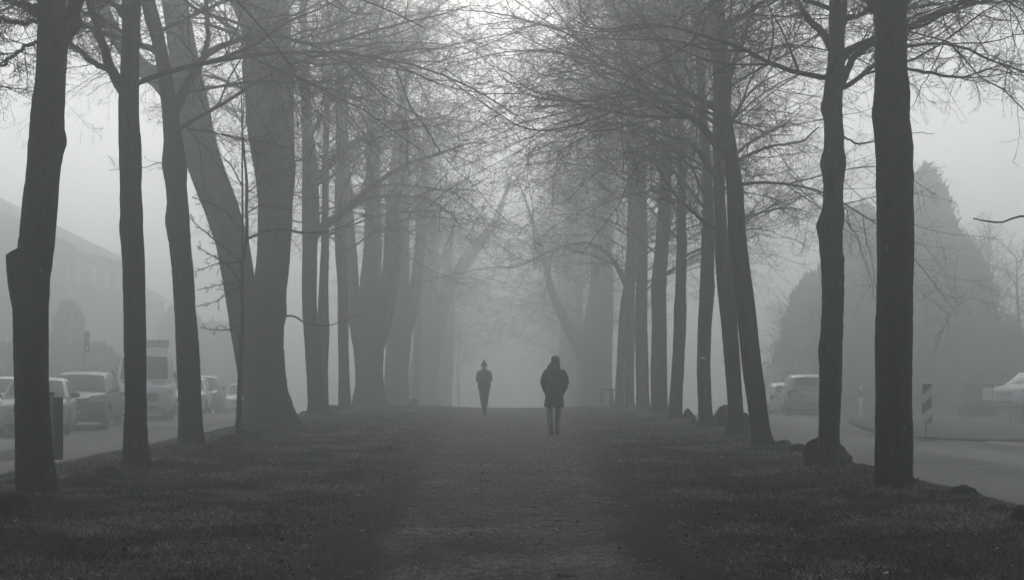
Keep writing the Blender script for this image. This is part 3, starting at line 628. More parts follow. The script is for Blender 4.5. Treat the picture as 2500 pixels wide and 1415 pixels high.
# pale worn line and old tar patches on the asphalt
LINE = plain('worn_road_paint', (0.13, 0.133, 0.13), rough=0.6, vary=0.4, scale=4.0)
TAR = plain('tar_patch', (0.034, 0.034, 0.035), rough=0.9, vary=0.2, spec=0.1)
def ribbon(name, pts, w, dz, mat):
    P = np.array(pts, float); s = np.linspace(0, 1, 60); t = np.linspace(0, 1, len(P))
    X = np.interp(s, t, P[:, 0]); Y = np.interp(s, t, P[:, 1])
    for _ in range(4): X[1:-1] = (X[:-2] + 2 * X[1:-1] + X[2:]) / 4; Y[1:-1] = (Y[:-2] + 2 * Y[1:-1] + Y[2:]) / 4
    nx_, ny_ = -np.gradient(Y), np.gradient(X); l = np.hypot(nx_, ny_); nx_, ny_ = nx_ / l, ny_ / l
    ww = w * (1 + 0.25 * np.sin(s * 37) + 0.2 * np.sin(s * 91))
    V = []
    for k in (-0.5, 0.5):
        x = X + nx_ * ww * k; y = Y + ny_ * ww * k; V.append(np.stack([x, y, ground_z(x, y) + dz], -1))
    V = np.concatenate(V); i = np.arange(59)
    me = mesh_np(name, V, [np.stack([i, i + 1, i + 61, i + 60], -1)]); me.materials.append(mat)
    o = link(bpy.data.objects.new(name, me)); o['kind'] = 'structure'; return o
def gp(px, py):
    d = 20.0
    for _ in range(30):
        d = (EYE - gz(wx(px, d), d)) * F / max(6, (py - HY))
    return (wx(px, d), d)
ribbon('road_line', [gp(2225, 1062), gp(2300, 1063), gp(2370, 1068), gp(2430, 1080), gp(2510, 1090)], 0.16, 0.011, LINE)
ribbon('road_seam', [gp(2215, 1143), gp(2300, 1140), gp(2360, 1143), gp(2420, 1137), gp(2510, 1140)], 0.10, 0.012, LINE)
def blob(name, c, rx, ry, dz, mat, n=28):
    th = np.arange(n) / n * 2 * np.pi; r = 1 + 0.12 * np.sin(3 * th + c[0]) + 0.08 * np.sin(7 * th)
    x = c[0] + rx * r * np.cos(th); y = c[1] + ry * r * np.sin(th)
    V = np.concatenate([[[c[0], c[1], gz(*c) + dz]], np.stack([x, y, ground_z(x, y) + dz], -1)])
    i = np.arange(n); me = mesh_np(name, V, [np.stack([np.zeros(n, int), i + 1, (i + 1) % n + 1], -1)]); me.materials.append(mat)
    o = link(bpy.data.objects.new(name, me)); o['kind'] = 'structure'; return o
blob('tar_patch', (-10.2, 27.0), 0.8, 2.2, 0.013, TAR)
VERGE, *_ = soil_mat('verge_gravel', (0.03, 0.029, 0.026), (0.045, 0.044, 0.04), (0.065, 0.064, 0.06), scale=0.8)
ysv = np.linspace(33.3, 60, 90)
strip('verge', ysv, np.interp(ysv, [33.3, 33.6, 34.5, 36.5, 40, 46, 52, 60], [14.4, 11.6, 10.6, 10.0, 10.4, 11.4, 12.9, 13.2]) + 0.05, np.full_like(ysv, 40.0), 0.06, VERGE, nx=16)
#@@GROUND_END
# ------------------------------------------------------------------ grass, leaf litter, twigs on the ground
def grass():
    rng = np.random.default_rng(5)
    V = []; cnt = 0; shade = []
    for (y0, y1, n, hm, wd) in [(6.5, 11, 60000, 0.045, 0.0032), (11, 17, 120000, 0.05, 0.0042), (17, 28, 120000, 0.055, 0.007), (28, 56, 110000, 0.06, 0.013)]:
        y = np.sqrt(rng.uniform(y0 ** 2, y1 ** 2, n * 2)); x = rng.uniform(-9.0, 6.6, n * 2)
        el_, er_ = path_edges(y)
        edge = np.maximum(el_ - x, x - er_)          # distance outside the path
        dens = sstep(-0.12, 0.85, edge + 0.22 * vnoise(x, y, 2.2, 3.0)) * (0.42 + 0.58 * sstep(-0.35, 0.4, vnoise(x, y, 0.8, 8.0) + 0.5 * vnoise(x, y, 2.7, 1.0)))
        dens *= (1 - sstep(8.05, 8.4, -x + 0.15 * vnoise(x, y, 2, 1))) * (1 - sstep(5.8, 6.25, x + 0.15 * vnoise(x, y, 2, 2)))
        k = rng.uniform(0, 1, len(x)) < dens; x = x[k][:n]; y = y[k][:n]; m = len(x)
        z = ground_z(x, y)
        h = hm * rng.uniform(0.45, 1.5, m) * (0.7 + 0.5 * sstep(-0.3, 0.6, vnoise(x, y, 1.9, 2.0)))
        a = rng.uniform(0, 6.28, m); tilt = rng.uniform(0.2, 1.25, m); ta = rng.uniform(0, 6.28, m)
        dx = np.cos(a) * wd / 2; dy = np.sin(a) * wd / 2
        lx = np.cos(ta) * np.sin(tilt) * h; ly = np.sin(ta) * np.sin(tilt) * h; lz = np.cos(tilt) * h
        p0 = np.stack([x - dx, y - dy, z - 0.004], -1); p1 = np.stack([x + dx, y + dy, z - 0.004], -1)
        p2 = np.stack([x + 0.45 * lx + dx * .7, y + 0.45 * ly + dy * .7, z + 0.62 * lz], -1); p3 = np.stack([x + lx, y + ly, z + lz], -1)
        V.append(np.stack([p0, p1, p2, p3], 1).reshape(-1, 3)); shade.append(np.repeat(np.clip(rng.uniform(0, 1, m) * .75 + .42 * sstep(-.35, .55, vnoise(x, y, 1.0, 6.0) + .6 * vnoise(x, y, 3.7, 9.0)) - .1, 0, 1), 4))
    V = np.concatenate(V); sh = np.concatenate(shade); n = len(V) // 4; i = np.arange(n)[:, None] * 4
    me = mesh_np('grass', V, [i + np.array([[0, 1, 2]]), i + np.array([[0, 2, 3]])])
    at = me.attributes.new('shade', 'FLOAT', 'POINT'); at.data.foreach_set('value', sh.astype(np.float32))
    m, nt, b = new_mat('winter_grass'); an = N(nt, 'ShaderNodeAttribute', attribute_name='shade')
    L(nt, ramp(nt, an.outputs['Fac'], [(0.0, (0.011, 0.012, 0.009)), (0.32, (0.04, 0.041, 0.033)), (0.62, (0.21, 0.207, 0.18)), (1.0, (0.56, 0.55, 0.50))]), b.inputs['Base Color'])
    b.inputs['Roughness'].default_value = 0.75; b.inputs['Specular IOR Level'].default_value = 0.25
    me.materials.append(m); o = link(bpy.data.objects.new('grass', me)); o['kind'] = 'stuff'
grass()
def litter():
    rng = np.random.default_rng(8); n = 10000
    y = np.concatenate([rng.uniform(6.5, 16, n), rng.uniform(16, 42, n)]); x = rng.uniform(-8.2, 6.3, 2 * n)
    el_, er_ = path_edges(y); edge = np.maximum(el_ - x, x - er_)
    pr = np.where(edge > 0, 0.55 + 0.45 * sstep(-0.2, 0.5, vnoise(x, y, 1.1, 5.0)), 0.06) * np.where(np.abs(edge) < 0.5, 0.8, 1)
    k = rng.uniform(0, 1, 2 * n) < pr; x = x[k]; y = y[k]; m = len(x)
    z = ground_z(x, y) + np.where(np.maximum(path_edges(y)[0] - x, x - path_edges(y)[1]) > 0.1, rng.uniform(0.006, 0.035, m), 0.014)
    s = rng.uniform(0.008, 0.026, m) * np.where(y > 16, 1.25, 1.0); a = rng.uniform(0, 6.28, m); w = rng.uniform(0.45, 0.8, m)
    ca, sa = np.cos(a), np.sin(a); t1 = rng.normal(0, 0.35, m); t2 = rng.normal(0, 0.35, m)
    def P(u, v, up): return np.stack([x + s * (u * ca - v * w * sa), y + s * (u * sa + v * w * ca), z + s * (u * t1 + v * t2 + up)], -1)
    V = np.stack([P(-1, 0, .1), P(-.3, -.8, .35), P(.5, -.6, .3), P(1.1, 0, .15), P(.5, .6, .3), P(-.3, .8, .35)], 1).reshape(-1, 3)
    i = np.arange(m)[:, None] * 6
    me = mesh_np('fallen_leaves', V, [i + np.array([[0, 1, 2, 3]]), i + np.array([[0, 3, 4, 5]])])
    at = me.attributes.new('shade', 'FLOAT', 'POINT'); at.data.foreach_set('value', np.repeat(rng.uniform(0, 1, m) ** 1.3, 6).astype(np.float32))
    mt, nt, b = new_mat('dead_leaves'); an = N(nt, 'ShaderNodeAttribute', attribute_name='shade')
    L(nt, ramp(nt, an.outputs['Fac'], [(0.0, (0.018, 0.014, 0.011)), (0.5, (0.05, 0.038, 0.028)), (0.88, (0.09, 0.075, 0.058)), (0.92, (0.26, 0.24, 0.2)), (1.0, (0.6, 0.58, 0.53))]), b.inputs['Base Color']); b.inputs['Roughness'].default_value = 0.6
    me.materials.append(mt); o = link(bpy.data.objects.new('fallen_leaves', me)); o['kind'] = 'stuff'
    # broken twigs lying about
    n = 300; y = rng.uniform(7, 34, n); x = rng.uniform(-5, 4.6, n); Ln = rng.uniform(0.04, 0.22, n); a = rng.uniform(0, 6.28, n)
    D = np.stack([np.cos(a), np.sin(a), 0 * a], -1); P0 = np.stack([x, y, 0 * x], -1)
    Pp = grow(P0, D, Ln, 5, 0.15, np.zeros(4), rng); Pp[..., 2] = ground_z(Pp[..., 0], Pp[..., 1]) + 0.02
    v, f = tubes(Pp, np.full((n, 5), 0.0028) * rng.uniform(0.6, 1.6, (n, 1)), 4)
    me = mesh_np('fallen_twigs', v, [f]); me.materials.append(TWIG); o = link(bpy.data.objects.new('fallen_twigs', me)); o['kind'] = 'stuff'
litter()
def gravel():
    rng = np.random.default_rng(21); n = 90000
    y = 6.6 + 30 * rng.uniform(0, 1, n) ** 1.5; x = rng.uniform(-2.6, 2.6, n)
    el_, er_ = path_edges(y); ed = np.minimum(x - el_, er_ - x)
    k = rng.uniform(0, 1, n) < sstep(-.05, .7, ed) * (.25 + .75 * sstep(-.3, .5, vnoise(x, y, 1.3, 4.0) + .5 * vnoise(x, y, 4.1, 2.0))); x, y = x[k], y[k]; m = len(x)
    s = rng.uniform(.004, .011, m) * (1 + (rng.uniform(0, 1, m) < .04) * rng.uniform(.3, 1.6, m)) * np.interp(y, [7, 36], [1, 2.2])
    z = ground_z(x, y) + .009; a = rng.uniform(0, 6.28, m); O = np.array([[1, 0, 0], [0, .8, 0], [-1, 0, .1], [0, -.9, 0], [.1, 0, .7]])
    ca, sa = np.cos(a)[:, None], np.sin(a)[:, None]
    V = np.stack([x[:, None] + s[:, None] * (O[:, 0] * ca - O[:, 1] * sa), y[:, None] + s[:, None] * (O[:, 0] * sa + O[:, 1] * ca), z[:, None] + s[:, None] * O[:, 2]], -1).reshape(-1, 3)
    i = np.arange(m)[:, None] * 5
    me = mesh_np('gravel', V, [i + np.array([[q, (q + 1) % 4, 4]]) for q in range(4)])
    at = me.attributes.new('shade', 'FLOAT', 'POINT'); at.data.foreach_set('value', np.repeat(rng.uniform(0, 1, m), 5).astype(np.float32))
    mt, nt, b = new_mat('gravel_stone'); an = N(nt, 'ShaderNodeAttribute', attribute_name='shade')
    L(nt, ramp(nt, an.outputs['Fac'], [(0.0, (0.008, 0.008, 0.007)), (0.45, (0.035, 0.034, 0.032)), (0.8, (0.12, 0.118, 0.112)), (1.0, (0.34, 0.335, 0.32))]), b.inputs['Base Color']); b.inputs['Roughness'].default_value = .8
    me.materials.append(mt); o = link(bpy.data.objects.new('gravel', me)); o['kind'] = 'stuff'
gravel()

# ------------------------------------------------------------------ rocks
def rock_mat():
    m, nt, b = new_mat('dark_rock'); tc = N(nt, 'ShaderNodeTexCoord')
    n1 = N(nt, 'ShaderNodeTexNoise', Scale=5.0, Detail=8.0, Roughness=0.7); n2 = N(nt, 'ShaderNodeTexNoise', Scale=1.5, Detail=3.0)
    for n in (n1, n2): L(nt, tc.outputs['Object'], n.inputs['Vector'])
    c = ramp(nt, n1.outputs['Fac'], [(0.36, (0.006, 0.006, 0.0055)), (0.56, (0.03, 0.029, 0.027)), (0.7, (0.15, 0.147, 0.135))])
    g = ramp(nt, n2.outputs['Fac'], [(0.5, (0, 0, 0)), (0.7, (0.7,) * 3)])
    mx = N(nt, 'ShaderNodeMix', data_type='RGBA'); L(nt, g, mx.inputs[0]); L(nt, c, mx.inputs[6]); mx.inputs[7].default_value = (0.022, 0.025, 0.016, 1)
    L(nt, mx.outputs[2], b.inputs['Base Color']); b.inputs['Roughness'].default_value = 0.85; b.inputs['Specular IOR Level'].default_value = 0.25
    bp = N(nt, 'ShaderNodeBump', Strength=0.8, Distance=0.03); L(nt, n1.outputs['Fac'], bp.inputs['Height']); L(nt, bp.outputs[0], b.inputs['Normal'])
    return m
ROCK = rock_mat()
def rock(label, px0, px1, pyt, pyb, d, seed, cat='rock', tilt=0.0, depth=0.75, flat=0.0, name='boulder', group='rocks lining the verge'):
    rng = np.random.default_rng(900 + seed)
    bm = bmesh.new(); bmesh.ops.create_icosphere(bm, subdivisions=4, radius=1)
    co = np.array([v.co for v in bm.verts])
    # chisel with random planes for facets, then roughen
    for k in range(16):
        nrm = rng.normal(0, 1, 3); nrm /= np.linalg.norm(nrm); h = rng.uniform(0.5, 0.86)
        dd = co @ nrm - h; co = co - np.where(dd > 0, dd * 0.85, 0)[:, None] * nrm
    if flat: co[:, 2] = np.where(co[:, 2] > 1 - flat, 1 - flat + (co[:, 2] - 1 + flat) * 0.1, co[:, 2])
    nz = 0.05 * vnoise(co[:, 0] + co[:, 2], co[:, 1] - co[:, 2], 3.0, seed) + 0.025 * vnoise(co[:, 0] - co[:, 2] * 1.3, co[:, 1] + co[:, 2], 8.0, seed + 1) + 0.012 * rng.normal(0, 1, len(co))
    co = co * (1 + nz)[:, None]
    lo, hi = co.min(0), co.max(0); co = (co - (lo + hi) / 2) / (hi - lo) * 2
    w = (px1 - px0) / F * d / 2; hgt = (pyb - pyt) / F * d; hh = hgt * 0.5 + 0.09
    cx = wx((px0 + px1) / 2, d); zt = wz(pyt, d); cz = zt - hh
    ct, st = math.cos(tilt), math.sin(tilt)
    X = co[:, 0] * w; Z = co[:, 2] * hh; Y = co[:, 1] * w * depth
    co2 = np.stack([X * ct - Z * st, Y, X * st + Z * ct], -1)
    for v, c in zip(bm.verts, co2): v.co = Vector(c)
    me = bpy.data.meshes.new(name); bm.to_mesh(me); bm.free(); me.shade_smooth(); me.set_sharp_from_angle(angle=math.radians(38)); me.materials.append(ROCK)
    o = link(bpy.data.objects.new(name, me)); o.location = (cx, d, cz); tag(o, label, cat, group); return o
rock('dark squared block of rock in the bottom left corner before the stub trunk', -10, 82, 1198, 1275, 12.9, 1, flat=0.3)
rock('long low rough rock lying between the first two left trunks', 148, 285, 1152, 1206, 16.6, 2, depth=0.5)
rock('pointed rock tilted against the foot of the V forked trunk', 232, 318, 1132, 1192, 17.3, 3, tilt=0.45, depth=0.6)
rock('rounded flat rock in the grass right of the V forked trunk', 368, 442, 1116, 1147, 19.6, 4)
rock('mossy boulder at the foot of the slim young tree', 514, 596, 1058, 1100, 24.6, 5)
rock('small round stone right of the young tree, left of a pair', 588, 616, 1044, 1072, 28.6, 6)
rock('small blocky stone at the root of the huge old trunk, right of a pair', 612, 637, 1048, 1072, 29.0, 7, flat=0.25)
rock('squared stone block between the mound tree and the slim trunk', 797, 827, 987, 1009, 45.0, 8, flat=0.35)
rock('low grassy lump of stone left of the mound tree', 722, 752, 1002, 1018, 43.0, 9)
rock('pale distant stone between the two multi stemmed trunks', 997, 1020, 972, 988, 57.0, 10)
rock('round boulder right of the slender wavy trunk', 1662, 1702, 995, 1031, 38.0, 11)
rock('little stone left of the slim tagged trunk', 1686, 1706, 1020, 1036, 36.0, 12)
rock('tall upright rounded boulder between the slim tagged trunk and the leaning trunk', 1739, 1784, 987, 1044, 33.2, 13)
rock('upright stone showing between the two leaning trunks', 1806, 1838, 1006, 1062, 30.0, 14)
rock('small boulder at the right foot of the leaning forked trunk', 1888, 1932, 1071, 1097, 25.2, 15)
rock('low boulder left of the big rock behind the knobbly trunk', 1930, 1976, 1081, 1107, 23.6, 16)
rock('big dark peaked boulder leaning behind the knobbly trunk', 1958, 2080, 1058, 1142, 19.4, 17, depth=0.6)
rock('flat mossy rock between the knobbly trunk and the thick straight one', 2082, 2142, 1131, 1154, 19.2, 18)
rock('rock half hidden behind the thick straight right trunk', 2208, 2256, 1164, 1200, 16.4, 19)
rock('long jagged dark rock on the right verge beside the road', 2298, 2420, 1182, 1228, 15.0, 20, depth=0.5, tilt=-0.12)
rock('thin low rock right of the long jagged one', 2400, 2470, 1228, 1252, 13.8, 21, depth=0.5)
rock('dark rock cut by the right edge of the picture', 2456, 2540, 1229, 1292, 12.5, 22)
rock('stone at the left edge by the bottom corner', -40, 14, 1288, 1316, 11.6, 23)

# ------------------------------------------------------------------ cars
GLASS = plain('car_glass', (0.02, 0.022, 0.024), rough=0.25, vary=0.05, spec=0.6)
TYRE = plain('tyre_rubber', (0.012, 0.012, 0.012), rough=0.85)
RIM = plain('alloy_rim', (0.30, 0.30, 0.31), rough=0.35, metal=0.8)
LAMP = plain('headlamp_glass', (0.42, 0.43, 0.44), rough=0.2, vary=0.3, scale=30)
TAIL = plain('tail_lamp', (0.10, 0.035, 0.03), rough=0.3, vary=0.3, scale=20)
CHROME = plain('bright_trim', (0.5, 0.5, 0.51), rough=0.3, metal=0.8)
PLATE = plain('plate_white', (0.62, 0.62, 0.6), rough=0.5)
def paint(name, col): return plain(name, col, rough=0.5, coat=0.15, vary=0.05, scale=3)
P_WHITE = paint('white_car_paint', (0.78, 0.79, 0.79)); P_DARK = paint('dark_grey_car_paint', (0.03, 0.032, 0.035)); P_SILVER = paint('silver_car_paint', (0.36, 0.37, 0.375)); P_GREY = paint('grey_car_paint', (0.2, 0.205, 0.21))
P_VAN = paint('white_van_paint', (0.84, 0.85, 0.85))

def car(label, cat, spec, mat, loc, rotz, group=None, plate=None, name='parked_car'):
    Lh = spec['L'] / 2; W = spec['W'] / 2
    root = thing(name, label, cat, loc, group, rotz)
    ty, tz = zip(*spec['top']); by, bz = zip(*spec['bot'])
    topz = lambda y: np.interp(y, ty, tz); botz = lambda y: np.interp(y, by, bz)
    nose = spec.get('nose', 0.16)
    def hw(y):
        a = abs(y) / Lh; return W * (1 - nose * max(0, (a - 0.55) / 0.45) ** 2.2)
    prof = [(0, 0), (.78, 0), (.92, .05), (.985, .16), (1.0, .35), (1.0, .56), (.985, .74), (.955, .88), (.88, .97), (.6, 1.0), (.3, 1.015), (0, 1.02)]
    prof = prof + [(-a, b) for a, b in prof[-2:0:-1]]
    ys = np.concatenate([[-Lh, -Lh + .02, -Lh + .07, -Lh + .16], np.linspace(-Lh + .3, Lh - .3, 30), [Lh - .16, Lh - .07, Lh - .02, Lh]])
    rings = []
    for y in ys:
        e = Lh - abs(y); sh = 1 - 0.32 * (1 - min(1, e / .16)) ** 2; zb, zt = botz(y), topz(y); zm = zb + (zt - zb) * 0.45
        rings.append([(fx * hw(y) * (1 - .12 * (1 - min(1, e / .16)) ** 2), y, zm + (zb + fz * (zt - zb) - zm) * sh) for fx, fz in prof])
    b = MB().loft(rings); body = b.build('body', mat, None, angle=40)
    # wheel arches cut out
    wr = spec['wr']; wy = spec['wheels']
    cut = MB()
    for y in wy:
        for s in (-1, 1): cut.tube([(s * (W - .26), y, wr), (s * (W + .2), y, wr)], wr + .06, 24)
    co_ = cut.build('cutter', mat)
    md = body.modifiers.new('b', 'BOOLEAN'); md.object = co_; md.operation = 'DIFFERENCE'; md.solver = 'EXACT'
    dg = bpy.context.evaluated_depsgraph_get(); me = bpy.data.meshes.new_from_object(body.evaluated_get(dg)); body.modifiers.clear(); body.data = me; me.name = 'body'
    me.shade_smooth(); me.set_sharp_from_angle(angle=math.radians(35))
    bpy.data.objects.remove(co_); body.parent = root
    # greenhouse
    gy, gh = zip(*spec['cab']); H = lambda y: np.interp(y, gy, gh); tw = spec.get('tumble', 0.26)
    gys = np.concatenate([np.linspace(gy[i], gy[i + 1], 6)[:-1] for i in range(len(gy) - 1)] + [[gy[-1]]])
    crown = 0.035
    def cab(y, s):      # s in -1..1 across: point on the cabin's roof surface
        h = H(y); wt = hw(y) * .94 - tw * h - .05; z0 = topz(y)
        return (s * wt, y, z0 + h + crown * min(1, h / .3) * (1 - s * s))
    def side(y, v, sg):  # v 0..1 up the side
        h = H(y); z0 = topz(y); wb = hw(y) * .94; wt = wb - tw * h - .05 * v ** 3
        return (sg * (wb + (wb - tw * h - wb) * v - .05 * v ** 4), y, z0 - .03 + (h + .03) * v)
    rg = []
    for y in gys:
        R_ = [side(y, v, 1) for v in (0, .35, .7, .9)] + [cab(y, s) for s in (.97, .8, .4, 0, -.4, -.8, -.97)] + [side(y, v, -1) for v in (.9, .7, .35, 0)]
        rg.append(R_)
    MB().loft(rg).build('roof', mat, root, angle=45)
    off = .006
    def pane(nm, y0, y1, s0, s1, mt=GLASS, n=8, parent=root, top=None):
        G = [[(lambda p: (p[0], p[1] - off * .5 * (1 if y0 < y1 and y0 < 0 else -1), p[2] + off))(cab(y0 + (y1 - y0) * i / n, s0 + (s1 - s0) * j / n)) for j in range(n + 1)] for i in range(n + 1)]
        return MB().grid(G).build(nm, mt, parent, smooth=True)
    w0, w1 = spec['ws']; pane('windshield', w0, w1, -.93, .93)
    if 'rw' in spec: r0, r1 = spec['rw']; pane('rear_window', r0, r1, -.88, .88)
    for sg in (-1, 1):
        for (y0, y1, v0, v1) in spec['sw']:
            G = []
            for i in range(7):
                y = y0 + (y1 - y0) * i / 6; vm = v1
                G.append([(lambda p: (p[0] + sg * off, p[1], p[2]))(side(y, v0 + (vm - v0) * j / 4, sg)) for j in range(5)])
            MB().grid(G).build('side_window', GLASS, root, smooth=True)
    # wheels
    for y in wy:
        for s in (-1, 1):
            x0, x1 = s * (W - .23), s * (W - .015); t = MB(); n = 28
            pr = [(x0, .55), (x0, .92), (x0 + s * .03, 1.0), (x1 - s * .03, 1.0), (x1, .93), (x1, .66), (x1 - s * .03, .62)]
            t.loft([[(px, y + wr * r * math.cos(k / n * 6.2832), wr + wr * r * math.sin(k / n * 6.2832)) for k in range(n)] for px, r in pr])
            w_ = t.build('wheel', TYRE, root, angle=40); rm = MB()
            rm.tube([(x1 - s * .05, y, wr), (x1 - s * .035, y, wr)], wr * .62, 24)
            for q in range(5):
                a = q / 5 * 6.2832 + .3; rm.box((x1 - s * .018, y + wr * .33 * math.cos(a), wr + wr * .33 * math.sin(a)), (.03, wr * .62, .06), Matrix.Rotation(a, 3, 'X'), .008)
            rm.tube([(x1 - s * .035, y, wr), (x1 - s * .005, y, wr)], wr * .16, 12); rm.build('rim', RIM, w_, angle=40)
    # front
    def fp(x, z, o=0.0):  # point on nose
        return (x, -Lh + nose * .9 * (abs(x) / W) ** 2 * .55 - o, z)
    g = spec['front']
    zb_, zt_ = g['grille']; gw = g['gw'] * W
    gr = MB(); G = [[fp(-gw + 2 * gw * j / 10, zb_ + (zt_ - zb_) * i / 4, .012) for j in range(11)] for i in range(5)]; gr.grid(G); gro = gr.build('grille', DARKP, root)
    sl = MB()
    for k in range(g.get('slats', 3)):
        z = zb_ + (zt_ - zb_) * (k + .5) / g.get('slats', 3)
        sl.tube([fp(-gw * .98 + 2 * gw * .98 * j / 10, z, .02) for j in range(11)], .011, 6)
    sl.build('grille_bar', CHROME, gro)
    G = [[fp(-.72 * W + 1.44 * W * j / 10, g['intake'][0] + (g['intake'][1] - g['intake'][0]) * i / 3, .01) for j in range(11)] for i in range(4)]
    MB().grid(G).build('lower_intake', DARKP, root)
    for s in (-1, 1):
        h0, h1 = g['lamp']; x0, x1 = g['lx'][0] * W, g['lx'][1] * W; G = []
        for i in range(5):
            v = i / 4; G.append([])
            for j in range(8):
                u = j / 7; x = x0 + (x1 - x0) * u; z = h0 + (h1 - h0) * v + .05 * u
                p = fp(s * x, z, .02); yy = p[1] + .16 * u * u + .05 * v
                G[-1].append((p[0], yy, p[2]))
        MB().grid(G).build('headlight', LAMP, root, smooth=True)
        MB().ball(fp(s * .7 * W, g['intake'][0] + .06, -.03), (.07, .04, .05), 12, 8).build('fog_lamp', LAMP, root, smooth=True)
        my = spec['mirror'][0]; mz = spec['mirror'][1]; hx = hw(my) * .96
        mm = MB(); mm.ball((s * (hx + .12), my, mz), spec.get('msize', (.12, .07, .075)), 14, 10); mm.box((s * (hx + .02), my, mz - .045), (.12, .05, .03), None, .008)
        mm.build('wing_mirror', spec.get('mmat', mat), root, smooth=True)
    pl = MB().box((0, -Lh - .03, g['plate']), (.5, .015, .11), None, .004).build('number_plate', PLATE, root)
    if plate: text_mesh('plate_text', plate, .1, DARKP, pl, (0, -Lh - .0405, g['plate']), (math.pi / 2, 0, 0), ext=.001)
    # wipers
    wp = MB(); p0 = cab(w0 + .03, -.5); p1 = cab(w0 + .12, .15); p2 = cab(w0 + .03, .25); p3 = cab(w0 + .12, .8)
    for a, c in ((p0, p1), (p2, p3)): wp.tube([(a[0], a[1] - .02, a[2] + .015), (c[0], c[1] - .02, c[2] + .015)], .009, 6)
    wp.build('wiper', DARKP, root)
    # rear
    rr = spec['rear']
    def rp(x, z, o=0.0): return (x, Lh - nose * .5 * (abs(x) / W) ** 2 * .9 + o, z)
    for s in (-1, 1):
        t0, t1 = rr['lamp']; x0, x1 = rr['lx'][0] * W, rr['lx'][1] * W
        G = [[(lambda p, u: (p[0], p[1] - .13 * u * u, p[2]))(rp(s * (x0 + (x1 - x0) * j / 7), t0 + (t1 - t0) * i / 4, .012), j / 7) for j in range(8)] for i in range(5)]
        MB().grid(G).build('tail_light', TAIL, root, smooth=True)
    rb = MB(); rb.loft([[rp(-W * .93 + 1.86 * W * j / 12, z, o) for j in range(13)] + [rp(W * .93 - 1.86 * W * j / 12, z, -.05) for j in range(13)] for z, o in ((rr['bump'][0], .0), (rr['bump'][0] + .05, .035), (rr['bump'][1] - .04, .04), (rr['bump'][1], .0))])
    rb.build('rear_bumper', mat, root, angle=40)
    rpn = MB().box((0, Lh + .025, rr['plate']), (.5, .015, .11), None, .004).build('number_plate', PLATE, root)
    for s in (-1, 1):
        for y in spec['doors']: MB().box((s * (hw(y) + .012), y, spec['dz']), (.025, .2, .03), None, .008).build('door_handle', mat, root)
    MB().box((0, 0, spec['bot'][2][1] + .03), (W * 1.7, spec['L'] * .86, .12), None, .02).build('underbody', TYRE, root)
    return root
HATCH = dict(L=4.4, W=1.82, nose=.2, wr=.32, wheels=(-1.38, 1.3), top=[(-2.2, .70), (-2.05, .80), (-1.6, .90), (-1.05, .98), (-.3, .98), (1.0, 1.0), (1.9, 1.02), (2.2, .95)], bot=[(-2.2, .28), (-1.9, .2), (0, .19), (1.9, .22), (2.2, .34)],
    cab=[(-1.12, 0), (-.35, .44), (.3, .49), (1.1, .46), (1.75, .3), (2.05, 0)], ws=(-1.06, -.38), rw=(1.28, 1.98), sw=[(-.62, .16, .16, .86), (.24, 1.0, .16, .86), (1.06, 1.5, .2, .82)], tumble=.3,
    front=dict(grille=(.56, .70), gw=.52, slats=2, intake=(.26, .42), lamp=(.60, .74), lx=(.56, .95), plate=.42), rear=dict(lamp=(.72, .95), lx=(.55, .93), bump=(.34, .62), plate=.74), mirror=(-.68, 1.03), mmat=DARKP, doors=(-.05, .9), dz=.84)
SUV = dict(L=4.6, W=1.9, nose=.16, wr=.37, wheels=(-1.42, 1.38), top=[(-2.3, .86), (-2.15, .98), (-1.7, 1.06), (-1.15, 1.12), (0, 1.1), (1.6, 1.13), (2.2, 1.12), (2.3, 1.02)], bot=[(-2.3, .36), (-2.0, .27), (0, .26), (2.0, .3), (2.3, .42)],
    cab=[(-1.2, 0), (-.5, .50), (.3, .56), (1.5, .54), (1.95, .42), (2.24, 0)], ws=(-1.13, -.52), rw=(1.8, 2.17), sw=[(-.7, .15, .16, .85), (.23, 1.1, .16, .85), (1.18, 1.7, .2, .82)], tumble=.26,
    front=dict(grille=(.66, .86), gw=.5, slats=3, intake=(.34, .52), lamp=(.74, .9), lx=(.55, .96), plate=.52), rear=dict(lamp=(.86, 1.06), lx=(.5, .95), bump=(.42, .72), plate=.9), mirror=(-.72, 1.17), doors=(-.05, .95), dz=.95)
SPORT = dict(L=4.7, W=1.95, nose=.22, wr=.37, wheels=(-1.45, 1.42), top=[(-2.35, .72), (-2.2, .88), (-1.8, 1.0), (-1.2, 1.08), (0, 1.08), (1.6, 1.12), (2.2, 1.1), (2.35, .98)], bot=[(-2.35, .34), (-2.05, .24), (0, .24), (2.05, .28), (2.35, .42)],
    cab=[(-1.25, 0), (-.45, .47), (.3, .55), (1.1, .52), (1.8, .3), (2.2, 0)], ws=(-1.17, -.47), rw=(1.3, 2.1), sw=[(-.68, .16, .16, .85), (.24, 1.05, .16, .85), (1.12, 1.55, .2, .8)], tumble=.34,
    front=dict(grille=(.5, .62), gw=.42, slats=1, intake=(.3, .46), lamp=(.78, .96), lx=(.52, .94), plate=.5), rear=dict(lamp=(.86, 1.0), lx=(.4, .95), bump=(.42, .7), plate=.78), mirror=(-.75, 1.15), mmat=DARKP, doors=(-.05, .95), dz=.92)
